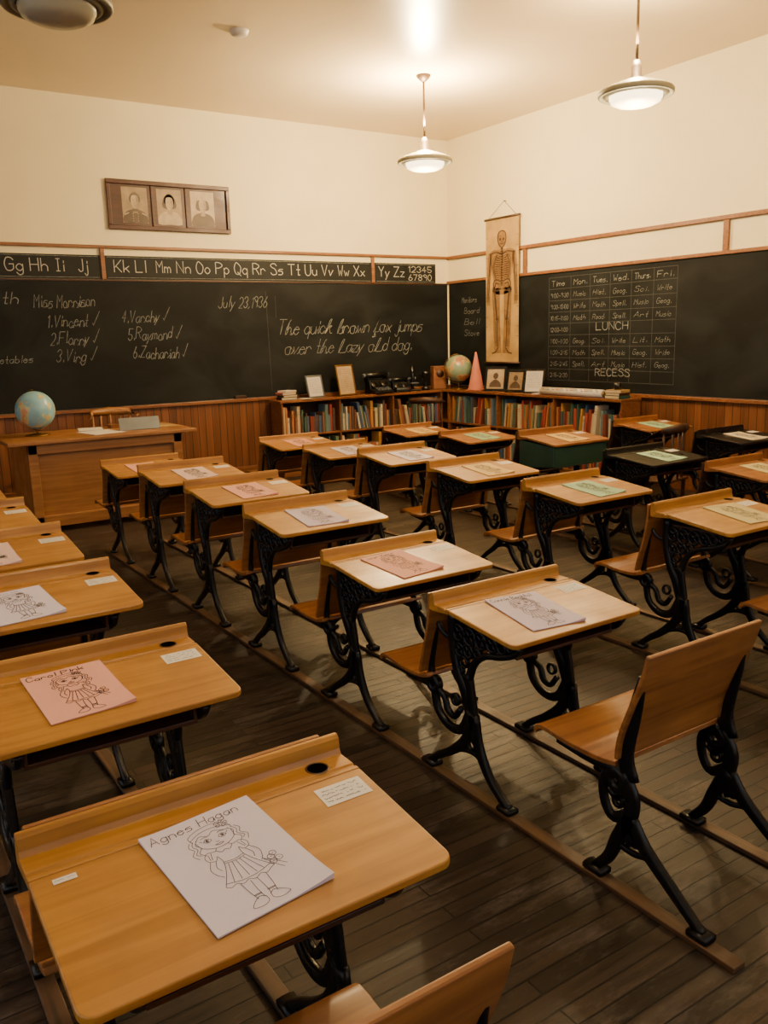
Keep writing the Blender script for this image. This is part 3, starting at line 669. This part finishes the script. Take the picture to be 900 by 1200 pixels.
# ---------------------------------------------------------------- paper with drawing
def pz(x,y):
    c=max(0,(x/.108)+(-y/.14)-1.15); d=max(0,(-x/.108)+(y/.14)-1.4)
    return .0032+.012*c*c+.008*d*d
def paper(col,name,detail=1,seed=0):
    mb=MB(); nx,ny=8,10; m='p_'+col
    vs=[];fs=[]
    for j in range(ny+1):
        for i in range(nx+1):
            x=-.108+.216*i/nx;y=-.14+.28*j/ny; vs.append((x,y,pz(x,y)))
    for j in range(ny):
        for i in range(nx):
            a=j*(nx+1)+i; fs.append((a,a+1,a+nx+2,a+nx+1))
    rim=[j for j in range(nx+1)]+[ (k+1)*(nx+1)-1 for k in range(1,ny+1)]+[ny*(nx+1)+i for i in range(nx-1,-1,-1)]+[k*(nx+1) for k in range(ny-1,0,-1)]
    n=len(vs); N=len(rim); vs+=[(vs[k][0],vs[k][1],.0002) for k in rim]
    fs+=[(rim[k],n+k,n+(k+1)%N,rim[(k+1)%N]) for k in range(N)]
    mb.add(vs,fs,m)
    mp=lambda x,y:(x,y,pz(x,y)+.0006)
    w={1:.0010,2:.0019,0:.0026}[detail]
    rn=random.Random(seed*7+3)
    def q(pts,ww=w):
        P=[tuple(p) for p in cr([(a*.0118+rn.uniform(-.0003,.0003),b*.0112-.008+rn.uniform(-.0003,.0003)) for a,b in pts],5 if detail else 2)]
        mb.rib([(min(.106,max(-.106,a)),max(-.138,b)) for a,b in P],ww,mp,'ink')
    if name: write(mb,name,-.098,.108,.022,.0014 if detail==1 else .0026,mp,'inkb',.170 if len(name)>10 else .150,.1,.4)
    elif detail: squig(mb,-.09,.03,.118,mp,'ink',.0016,.005)
    q([(-2.9,7),(-2.6,5.4),(-1.2,4.4),(0,4.2),(1.2,4.4),(2.6,5.4),(2.9,7)])
    # wavy hair strands
    for k,(dx,l) in enumerate(((0,3.4),(.55,3.0),(1.1,3.6))):
        for sx in(-1,1): q([(sx*(2.6+dx),7.6),(sx*(3.1+dx),6.6),(sx*(2.7+dx),5.6),(sx*(3.4+dx),4.6),(sx*(2.9+dx),7-l)])
    q([(-2.7,7.4),(-1.8,8.2),(-.6,7.6),(.4,8.3),(1.6,7.7),(2.7,7.4)])
    q([(-3.2,7.4),(-3.3,8.8),(-1.5,9.8),(.8,10),(2.8,9.1),(3.3,7.6)]); q([(-3.4,7.9),(-1.5,8.9),(1,9.0),(3.4,8.0)])
    for t in range(5):
        a=t*1.2566; q([(2.3+.2*math.cos(a),9.2+.2*math.sin(a)),(2.3+1.0*math.cos(a-.35),9.2+.8*math.sin(a-.35)),(2.3+1.0*math.cos(a+.35),9.2+.8*math.sin(a+.35)),(2.3+.2*math.cos(a),9.2+.2*math.sin(a))])
    for sx in(-1,1):
        q([(sx*1.9,6.5),(sx*1.25,7.05),(sx*.6,6.5),(sx*1.25,6.1),(sx*1.9,6.5)]); q([(sx*1.5,6.55),(sx*1.25,6.85),(sx*1.0,6.55),(sx*1.25,6.3),(sx*1.5,6.55)]); q([(sx*1.25,6.65),(sx*1.28,6.45)],w*2.2)
        q([(sx*2.0,6.75),(sx*2.3,7.0)]); q([(sx*.8,7.45),(sx*1.3,7.65),(sx*1.9,7.45)])
        # puff sleeves, arms, bodice, skirt sides, legs, shoes
        q([(sx*1,4.2),(sx*1.5,3.7),(sx*2.6,3.9),(sx*3.4,3.1),(sx*3.2,2.0),(sx*2.3,1.7),(sx*1.8,2.5)]); q([(sx*2.2,3.6),(sx*2.6,2.2)]); q([(sx*2.7,3.5),(sx*2.9,2.2)])
        q([(sx*1.7,2.4),(sx*1.6,.8),(sx*2.4,-1.5),(sx*3.9,-4.2)])
        q([(sx*3.1,1.9),(sx*3.9,.2),(sx*3.6,-1.3),(sx*3.0,-2.2)]); q([(sx*2.4,1.6),(sx*2.9,.2),(sx*2.6,-.8)])
        q([(sx*.5,-5),(sx*.6,-7.4),(sx*.5,-9)]); q([(sx*2.0,-4.9),(sx*1.8,-7.2),(sx*1.5,-9)])
        q([(sx*.4,-9),(sx*1.2,-8.6),(sx*2.4,-9.4),(sx*2.9,-10.2),(sx*1.4,-10.5),(sx*.4,-10),(sx*.4,-9)]); q([(sx*.5,-8),(sx*1.7,-8)]); q([(sx*.55,-8.2),(sx*1.65,-8.2)])
    q([(-.25,5.65),(0,5.5),(.25,5.65)]); q([(-.7,5.0),(-.2,5.1),(0,5.0),(.2,5.1),(.7,5.0)]); q([(-.7,5.0),(0,4.7),(.7,5.0)])
    q([(-1.3,3.7),(-.7,3.0),(0,3.3),(.7,3.0),(1.3,3.7)]); q([(-1.6,.8),(0,.5),(1.6,.8)]); q([(-1.7,.4),(0,.1),(1.7,.4)])
    q([(-3.9,-4.2),(-3.2,-4.7),(-2.3,-4.4),(-1.5,-5),(-.5,-4.6),(.4,-5.1),(1.4,-4.6),(2.2,-5),(3.1,-4.5),(3.9,-4.2)])
    q([(-3.5,-3.6),(-1.5,-4.2),(0,-4.3),(1.5,-4.2),(3.5,-3.6)])
    for k in range(-2,3): q([(k*.6,.1),(k*.9,-2),(k*1.2,-3.9)])
    for cx,cy in((4.4,-2.4),(5.3,-3.2),(5.0,-1.8),(4.2,-3.5)):
        q([(cx+.55*math.cos(t),cy+.55*math.sin(t)) for t in [k*math.pi/3 for k in range(6)]+[0]]); q([(cx-.1,cy),(cx+.1,cy)])
    q([(3.2,-2),(4.3,-4.4),(4.9,-5.4)]); q([(3.2,-2),(5,-4.2),(5.6,-5)])
    return mb.obj('drawing_sheet')
pm={'white':'white','pink':'pink','lav':'lavender','ppink':'pale pink','yel':'yellow','mint':'mint green','ygr':'yellow-green','cream':'cream'}
cache={}
def put_paper(dx,dy,s,col,name,ox,oy,rot,near):
    key=(col,name,near)
    if key in cache and not near: o=cache[key].copy(); COL.objects.link(o)
    else: o=paper(col,name,near,len(cache)); cache[key]=o
    slope=math.atan(.035/.33*s)
    y=.18+oy; z=LIFT+(.665+.035*y/.33)*s+.0012
    o.location=(dx+ox,dy+y,z); o.rotation_euler=(Matrix.Rotation(slope,3,'X')@Matrix.Rotation(rot,3,'Z')).to_euler()
    if name=='Agnes Hagan': o.scale=(1.05,1.05,1)
    tag(o,"%s paper booklet with pencil doll drawing on desk"%pm[col],'paper','drawings on the desks')
XC={'A':.52,'B':1.99,'C':3.56,'D':5.03,'E':6.45}
desks=[ # col,kind,Yedge,z,papercolour,name,near,rot,ox,oy
('A','A',1.10,.695,'white','Agnes Hagan',1,.11,-.012,.020),('A','A',2.02,.70,'pink','Carol Pink',2,.06,-.05,.035),('A','A',2.84,.74,'white','',2,.1,-.04,0),('A','A',3.62,.75,'ppink','',0,.02,-.02,0),('A','A',4.44,.75,'white','',0,0,-.02,0),('A','A',5.3,.74,'pink','',0,0,0,0),
('B','B',1.88,.67,'lav','Connie Bechtol',2,-.10,-.045,-.0),('B','B',2.66,.67,'pink','Jean Kerr',2,.12,-.05,.01),('B','B',3.45,.745,'lav','',2,-.06,-.02,0),('B','B',4.27,.76,'pink','',0,.05,0,0),('B','B',5.12,.76,'ppink','',0,.02,0,0),('B','B',6.02,.70,'pink','',0,.03,-.04,0),
('C','B',2.22,.73,'ygr','',2,-.1,.04,0),('C','B',3.12,.735,'mint','',0,.05,0,.0),('C','B',4.03,.74,'yel','',0,0,.0,0),('C','B',4.90,.745,'white','',0,.04,0,0),('C','B',5.76,.70,'white','',0,0,0,0),('C','B',6.6,.69,'pink','',0,0,0,0),
('D','D',3.0,.70,'ygr','',0,-.05,0,0),('D','K',3.84,.70,'mint','',0,.03,0,0),('D','G',4.78,.76,'yel','',0,0,0,0),('D','D',5.85,.68,'mint','',0,0,0,0),('D','D',6.8,.66,'yel','',0,0,0,0),
('E','K',3.2,.66,'cream','',0,0,0,0),('E','K',4.12,.70,'cream','',0,0,0,0),('E','D',5.04,.73,'mint','',0,0,0,0)]
for c,k,y,z,pc,nm,near,rot,ox,oy in desks:
    x=XC[c]; place(k,x,y,z); put_paper(x,y,(z-LIFT)/.688,pc,nm,ox,oy,rot,near)
ch=chair(); ch.location=(1.985,1.17,LIFT)
clone(ch,(.47,.565,LIFT)); clone(ch,(3.55,1.52,LIFT)); clone(ch,(5.03,2.3,LIFT)); clone(ch,(6.45,2.5,LIFT))
def runner(x,y0,y1):
    L=y1-y0; mb=MB(); mb.box((-.024,-L/2,-0),(.024,L/2,.016),'runner'); o=mb.obj('floor_runner',loc=(x,(y0+y1)/2,.0),bevel=.003)
    tag(o,"long worn wooden runner under the desk legs",'floor runner','wooden runners')
for c,y0,y1 in (('A',.50,6.2),('B',1.10,6.7),('C',1.45,7.3),('D',2.2,7.5),('E',2.4,5.9)):
    for sx in(-1,1): runner(XC[c]+sx*.235,y0,y1)

# ---------------------------------------------------------------- teacher's desk
td=root('teacher_desk',(2.12,7.64,0),"large light brown wooden teacher desk with panelled front",'desk')
mb=MB(); mb.box((-.86,0,.775),(.80,.86,.81),'tdesk'); mb.obj('desktop',td,bevel=.008)
mb=MB(); mb.box((-.66,.075,.08),(.62,.09,.775),'tdesk')
for a,b2,c,d in ((-.70,.66,.69,.775),(-.70,.66,.05,.15)): mb.box((a,.035,c),(b2,.08,d),'tdesk')
for x in(-.70,.58): mb.box((x,.035,.05),(x+.08,.08,.775),'tdesk')
mb.obj('front_panel',td,bevel=.006)
for nm in(-.70,.64):
    mb=MB(); mb.box((nm,.06,.05),(nm+.02,.80,.775),'tdesk'); mb.obj('side_panel',td,bevel=.003)
for x in(-.69,.61):
    for y in(.06,.75):
        mb=MB(); mb.box((x,y,0),(x+.05,y+.05,.775),'tdesk'); mb.obj('leg',td,bevel=.003)
for x0,x1 in((-.62,-.25),(.22,.60)):
    for k in range(3):
        mb=MB(); mb.box((x0,.78,.12+k*.21),(x1,.80,.31+k*.21),'tdesk'); dr=mb.obj('drawer',td,bevel=.004)
        mb=MB(); mb.lathe([(0,.03),(.012,.028),(.015,.02),(.007,.008),(.007,0)],'brass',M4=Matrix.Rotation(-math.pi/2,4,'X'),c=((x0+x1)/2,.80,.215+k*.21),n=12); mb.obj('knob',dr)
def globe(loc,r,mat,label,tall=.05,rot=0):
    g=root('globe',loc,label,'globe',rot=rot)
    mb=MB(); mb.lathe([(0,.02),(.03,.02),(.10,.010),(.11,0),(0,0)],'brass',n=24); mb.lathe([(.012,.015),(.01,.03),(.018,.04),(.008,tall)],'brass',n=12); mb.obj('stand',g)
    cz=tall+r+.006
    mb=MB(); mb.lathe([(r*math.sin(math.pi*k/20),-r*math.cos(math.pi*k/20)) for k in range(21)],mat,n=36)
    o=mb.obj('sphere',g,loc=(0,0,cz)); o.rotation_euler=(.4,.2,rot*2)
    mb=MB(); pts=[(0,(r+.012)*math.cos(a),(r+.012)*math.sin(a)) for a in [math.radians(-110+k*11) for k in range(19)]]
    pts=[(p[0],p[1],p[2]+cz) for p in pts]; mb.tube(pts,.006,'brass'); mb.obj('meridian',g)
globe((1.61,8.15,.811),.17,'globe',"light blue terrestrial globe on brass stand on the teacher desk",.05,.4)
globe((6.97,8.82,.905),.175,'globe2',"aged green and brown globe on top of the bookshelf",.08,1.0)
def wchair(loc,mat,label,rot=0,s=1):
    tc=root('wooden_chair',loc,label,'chair',rot=rot)
    mb=MB(); mb.box((-.21,-.21,.42),(.21,.21,.445),mat); mb.obj('seat',tc,bevel=.01)
    for x in(-.19,.16):
        for y in(-.19,.16): mb=MB(); mb.box((x,y,0),(x+.03,y+.03,.42),mat); mb.obj('leg',tc,bevel=.003)
    mb=MB(); mb.tube([(-.24,.05,.88),(-.19,.17,.91),(0,.22,.92),(.19,.17,.91),(.24,.05,.88)],[.02,.035,.045,.035,.02],mat)
    for x,y in((-.19,.15),(-.1,.19),(0,.2),(.1,.19),(.19,.15)): mb.tube([(x,y,.44),(x,y,.90)],.011,mat)
    mb.obj('backrest',tc); tc.scale=(s,s,s); return tc
wchair((2.5,8.78,0),'tdesk',"light wooden armchair with curved slatted back")
wchair((6.10,8.35,0),'dark',"dark wooden chair with slatted back beside the corner bookshelf",math.pi*.8,.92)
wchair((5.74,4.62,0),'dark',"dark wooden chair with slatted back between desk rows",math.pi+.2,.88)
def sheet(loc,w,h,mat,rot,label,name='paper_sheet',cat='paper'):
    mb=MB(); mb.box((-w/2,-h/2,0),(w/2,h/2,.004),mat); o=mb.obj(name,loc=loc); o.rotation_euler=(0,0,rot); tag(o,label,cat); return o
sheet((2.12,7.95,.811),.30,.36,'label',.2,"loose white paper on the teacher desk")
sheet((2.72,8.15,.811),.26,.34,'parch',.1,"yellowish paper on the teacher desk")
sheet((2.12,8.32,.811),.22,.28,'label',-.2,"loose white paper on the teacher desk")
mb=MB(); mb.box((-.19,-.006,0),(.19,.006,.12),'gray',Matrix.Rotation(-.35,4,'X')); mb.box((-.19,0,0),(.19,.09,.006),'gray'); o=mb.obj('desk_sign',loc=(2.47,7.90,.811),bevel=.002); tag(o,"grey metal desk sign standing on the teacher desk",'sign')
mb=MB(); mb.box((-.10,-.07,0),(.10,.07,.03),'red'); mb.box((-.094,-.064,.004),(.104,.064,.026),'pages'); o=mb.obj('book',loc=(2.40,8.33,.811),bevel=.002); tag(o,"closed brown hardback on the teacher desk",'book')

# ---------------------------------------------------------------- bookshelves
SH=.87
def shelf(loc,L,rot,label,divs):
    r=root('bookshelf',loc,label,'bookshelf',rot=rot)
    mb=MB(); mb.box((-.02,-.31,SH),(L,0,SH+.03),'red'); mb.obj('top',r,bevel=.005)
    mb=MB(); mb.box((0,-.012,0),(L,0,SH),'dark'); mb.obj('back_panel',r)
    for z in(.08,.47):
        mb=MB(); mb.box((.02,-.29,z),(L-.02,-.012,z+.022),'red'); mb.obj('shelf',r,bevel=.002)
    mb=MB(); mb.box((.02,-.285,0),(L-.02,-.265,.08),'red'); mb.obj('plinth',r)
    for x in divs:
        mb=MB(); mb.box((x,-.295,0),(x+.022,-.012,SH),'red'); mb.obj('side_panel',r,bevel=.002)
    return r
FX0=4.46; sy=YF-.055; FX1=6.80
shelf((FX0,sy,0),FX1-FX0,0,"long low reddish wooden bookshelf filled with old books",[0,.78,1.56,FX1-FX0-.022])
rx=XR-.055; RY1=9.235; RY0=5.98
shelf((rx,RY1,0),RY1-RY0,-math.pi/2,"low reddish wooden bookshelf along the side wall with old books",[0,.34,1.30,2.26,RY1-RY0-.022])
bt=[]
def bookmesh(t,h,d):
    mb=MB(); c=.003
    mb.box((-t/2,-d/2,0),(-t/2+c,d/2,h),'book'); mb.box((t/2-c,-d/2,0),(t/2,d/2,h),'book'); mb.box((-t/2,-d/2,0),(t/2,-d/2+c,h),'book'); mb.box((-t/2+c,-d/2+c,.003),(t/2-c,d/2-.005,h-.004),'pages')
    if t>.03:
        for z in(h*.8,h*.72): mb.box((-t/2-.0003,-d/2-.0006,z),(t/2+.0003,-d/2,z+.004),'brass')
    o=mb.obj('book'); tag(o,"old cloth-bound book standing on a bookshelf",'book','old books on the corner shelves')
    return o
for t in(.014,.02,.025,.031,.038):
    for h in(.20,.24,.28,.325): bt.append((t,h,.17,bookmesh(t,h,.17)))
used=set()
def fill(fn,x0,x1,z,rz,sg):
    x=x0; run=0; ang=0
    while x<x1:
        t,h,d,o=random.choice(bt)
        if run==0 and random.random()<.10:
            run=random.randint(4,9); ang=random.uniform(.10,.24); x+=.325*math.sin(ang)
        adv=t/math.cos(ang) if run else t
        if x+adv>x1: break
        if id(o) in used: o2=o.copy(); COL.objects.link(o2)
        else: o2=o; used.add(id(o))
        p=fn(x+t/2); a=ang if run else 0
        o2.location=(p[0],p[1],z+.0008+abs(math.sin(a))*t/2)
        o2.rotation_euler=(Matrix.Rotation(rz,3,'Z')@Matrix.Rotation(-a*sg,3,'Y')).to_euler()
        x+=adv+.001+random.random()*.002
        if run: run-=1
yb=sy-.185
for a,b2 in((FX0+.03,FX0+.77),(FX0+.81,FX0+1.55),(FX0+1.59,6.77)):
    for z in(.102,.492): fill(lambda q:(q,yb-random.uniform(-.02,.02)),a,b2,z,0,1)
xb_=rx-.185
for a,b2 in((RY1-1.29,RY1-.37),(RY1-2.25,RY1-1.33),(RY0+.03,RY1-2.29)):
    for z in(.102,.492): fill(lambda q:(xb_-random.uniform(-.02,.02),q),a,b2,z,-math.pi/2,-1)
for t,h,d,o in bt:
    if id(o) not in used: bpy.data.objects.remove(o)

# ---------------------------------------------------------------- things on the bookshelves
ZT=SH+.031
def frame(loc,w,h,rot,cf,cp,label,strokes='text',tilt=.22):
    r=root('photo_frame',loc,label,'picture frame',rot=rot)
    Mx=Matrix.Rotation(-tilt,4,'X')
    def P(x,y,z): return Mx@Vector((x,y,z))
    mb=MB(); b3=.018 if strokes=='text' else .028
    for a,b2 in (((-w/2,0),(w/2,b3)),((-w/2,h-b3),(w/2,h)),((-w/2,b3),(-w/2+b3,h-b3)),((w/2-b3,b3),(w/2,h-b3))): mb.box((a[0],-.012,a[1]),(b2[0],.006,b2[1]),cf,Mx)
    mb.obj('frame',r,bevel=.002)
    mb=MB(); mb.box((-w/2+b3,-.004,b3),(w/2-b3,.004,h-b3),cp,Mx); mp=lambda x,z:P(x,-.0052,z)
    if strokes=='text':
        for k in range(int((h-.09)/.018)): squig(mb,-w/2+.04,w/2-.04,h-.05-.018*k,mp,'ink',.002,.003)
    else:
        mb.disc(0,h*.62,w*.12,h*.13,mp,'sepiad'); mb.poly([tuple(p) for p in cr([(-w*.28,b3+.02),(-w*.24,h*.33),(0,h*.48),(w*.24,h*.33),(w*.28,b3+.02)],4)],mp,'sepiad')
    mb.obj('picture',r)
    mb=MB(); mb.box((-.02,.0,0),(.02,.004,h*.7),cf,Matrix.Translation((0,h*.30,0))@Matrix.Rotation(.18,4,'X')); mb.obj('stand_strut',r)
yy=9.10
frame((5.00,yy-.03,ZT),.26,.27,.25,'gray','label',"silver framed document leaning on the bookshelf top")
frame((5.44,yy-.03,ZT),.26,.38,.1,'brass','sepial',"tall gilt framed document leaning on the bookshelf top")
frame((6.98,8.12,ZT),.28,.30,-1.1,'black','sepial',"black framed photograph standing on the bookshelf",'pic')
frame((6.98,7.76,ZT),.25,.27,-1.25,'black','sepia',"black framed portrait standing on the bookshelf",'pic')
frame((6.98,7.44,ZT),.25,.28,-1.2,'blackwood','label',"dark framed certificate standing on the bookshelf")
def typewriter(loc,rot,s=1):
    r=root('typewriter',loc,"small black antique typewriter on the bookshelf top",'typewriter','antique typewriters',rot)
    mb=MB(); mb.extr([(-.13,.0),(-.13,.03),(-.02,.06),(.0,.16),(.08,.16),(.10,0)],-.14,.14,'black'); mb.obj('body',r,bevel=.008)
    mb=MB(); mb.tube([(-.17,.04,.215),(.17,.04,.215)],.034,'black',16); mb.obj('platen',r)
    for sx in(-1,1):
        mb=MB(); mb.tube([(sx*.17,.04,.215),(sx*.195,.04,.215)],.026,'gray',12); mb.obj('knob',r)
        mb=MB(); mb.box((sx*.15-.008,.0,.15),(sx*.15+.008,.08,.20),'black'); mb.obj('carriage_bracket',r,bevel=.002)
        mb=MB(); mb.lathe([(0,0),(.045,0),(.048,.010),(.045,.018),(0,.018)],'black',c=(sx*.08,-.012,.10),n=18,M4=Matrix.Rotation(.9,4,'X')); mb.obj('ribbon_spool',r)
    mb=MB()
    for j in range(3):
        for i in range(9): mb.lathe([(0,.008),(.008,.008),(.009,.004),(.004,-.01)],'gray',c=(-.10+i*.025+j*.006,-.115+j*.03,.048+j*.009),n=8)
    k=mb.obj('keys',r); k['kind']='stuff'
    r.scale=(s,s,s); return r
typewriter((5.88,yy-.04,ZT),.15,1.05); 
typewriter((6.21,yy-.04,ZT),-.1,.72)
def instrument(loc,rot,s=1):
    r=root('microscope',loc,"small black antique microscope on the bookshelf top",'microscope',None,rot)
    mb=MB(); mb.box((-.06,-.08,0),(.06,.07,.02),'black'); mb.obj('base',r,bevel=.006)
    mb=MB(); mb.tube([(0,.05,.02),(0,.07,.10),(0,.06,.19),(0,.02,.22)],[.018,.016,.016,.014],'black'); mb.obj('arm',r)
    mb=MB(); Mx=Matrix.Translation((0,-.01,0))@Matrix.Rotation(-.25,4,'X'); mb.lathe([(0,.06),(.008,.06),(.012,.10),(.022,.11),(.022,.25),(.017,.26),(.022,.29),(0,.29)],'black',M4=Mx,n=16); mb.obj('optic_tube',r)
    mb=MB(); mb.box((-.045,-.05,.085),(.045,.04,.095),'gray'); mb.obj('stage',r,bevel=.002)
    mb=MB(); mb.lathe([(0,-.04),(.018,-.04),(.018,-.03),(.006,-.03),(.006,.03),(.018,.03),(.018,.04),(0,.04)],'gray',M4=Matrix.Rotation(math.pi/2,4,'Y'),c=(0,.06,.14),n=14); mb.obj('knob',r)
    r.scale=(s,s,s); return r
instrument((6.44,yy-.02,ZT),-.3,1.1)
def trophy(loc,s):
    r=root('trophy_cup',loc,"small dark metal trophy cup with two handles",'trophy')
    mb=MB(); mb.lathe([(0,0),(.045,0),(.045,.03),(.03,.035),(.03,.045),(0,.045)],'black',n=20); mb.obj('base',r)
    mb=MB(); mb.lathe([(0,.045),(.02,.05),(.008,.07),(.01,.09),(.035,.12),(.045,.17),(.05,.20),(.046,.20),(.04,.17),(0,.12)],'black',n=24); mb.obj('cup',r)
    for sx in(-1,1):
        mb=MB(); mb.tube([(sx*.045,0,.19),(sx*.075,0,.18),(sx*.07,0,.14),(sx*.038,0,.13)],.005,'black',6); mb.obj('handle',r)
    r.scale=(s,s,s); return r
trophy((6.63,yy-.02,ZT),1.2)
bx=root('wooden_case',(6.86,9.11,ZT),"small brown wooden case in the shelf corner",'case',rot=-.3)
mb=MB(); mb.box((-.09,-.07,0),(.09,.07,.30),'trim'); mb.obj('body',bx,bevel=.01)
mb=MB(); mb.lathe([(0,0),(.05,0),(.05,.004),(0,.006)],'dark',M4=Matrix.Rotation(math.pi/2,4,'X'),c=(0,-.070,.2),n=24); mb.obj('speaker_grille',bx)
mb=MB(); mb.lathe([(0,0),(.115,0),(.118,.012),(.10,.014),(.012,.47),(0,.48)],'cone',n=32); o=mb.obj('paper_cone',loc=(6.98,8.48,ZT)); tag(o,"tall dusty pink cone hat standing on the bookshelf",'cone')
mb=MB()
mb.tube([(0,-.42,.045),(0,.50,.045)],.042,'label',16); mb.tube([(0,-.423,.045),(0,-.417,.045)],.030,'parch',16)
for k in range(12):
    yk=-.38+.072*k; l=.03+.02*((k*5)%3)
    mb.tube([(-.0335,yk,.045+.0200),(-.0335,yk+l,.045+.0200)],.006,('cone','mapblue','parch')[k%3],6)
    mb.tube([(-.022,yk+.02,.045+.0330),(-.022,yk+.02+l,.045+.0330)],.006,('mapblue','parch','cone')[k%3],6)
o=mb.obj('rolled_map',loc=(6.89,6.70,ZT)); tag(o,"white rolled map with coloured print lying on the bookshelf",'rolled map')
mb=MB(); mb.tube([(0,-.40,.03),(0,.40,.03)],.028,'sepial',14); o=mb.obj('rolled_map',loc=(6.98,6.70,ZT)); tag(o,"cream rolled chart lying beside another on the bookshelf",'rolled map')
mb=MB(); mb.tube([(0,-.42,.03),(0,.42,.03)],.028,'cone',14); o=mb.obj('rolled_map',loc=(7.05,6.72,ZT)); tag(o,"reddish rolled chart lying against the blackboard",'rolled map')
for k,(w_,h_,m_) in enumerate([(.20,.032,'green'),(.18,.026,'fram'),(.19,.03,'parch')]):
    z=ZT+[0,.033,.060][k]; mb=MB(); mb.box((-.08,-w_/2,0),(.08,w_/2,h_),m_); mb.box((-.082,-w_/2+.004,.004),(.075,w_/2-.004,h_-.004),'pages'); o=mb.obj('book',loc=(6.94,6.13,z)); o.rotation_euler=(0,0,.08*k-.05); tag(o,"book lying flat in a stack at the bookshelf end",'book')
mb=MB(); mb.lathe([(0,0),(.04,0),(.04,.07),(.036,.07),(.036,.01),(0,.01)],'black',n=20); o=mb.obj('tin_cup',loc=(6.94,6.13,ZT+.0915)); tag(o,"small black tin cup on a stack of books",'cup')
for k,(x,w,h,m_) in enumerate([(4.56,.2,.03,'dark'),(4.57,.19,.025,'green'),(4.55,.2,.03,'cone'),(4.57,.17,.02,'label')]):
    z=ZT+[0,.031,.057,.088][k]; mb=MB(); mb.box((-w/2,-.07,0),(w/2,.07,h),m_); mb.box((-w/2+.004,-.072,.004),(w/2-.004,.065,h-.004),'pages'); o=mb.obj('book',loc=(x+.04,9.08,z)); o.rotation_euler=(0,0,.1*k); tag(o,"book lying flat in a small stack on the bookshelf",'book')
for k in range(3): sheet((6.93,7.285-.004*k,ZT+.0045*k),.10,.14,'label',1.5+.04*k,"loose white sheet on the bookshelf top")
sheet((4.82,9.06,ZT),.12,.15,'label',.2,"loose white sheet on the bookshelf top")

# ---------------------------------------------------------------- world
w=bpy.data.worlds.new('world'); SC.world=w; w.use_nodes=True
w.node_tree.nodes['Background'].inputs['Color'].default_value=(.35,.45,.6,1); w.node_tree.nodes['Background'].inputs['Strength'].default_value=.3
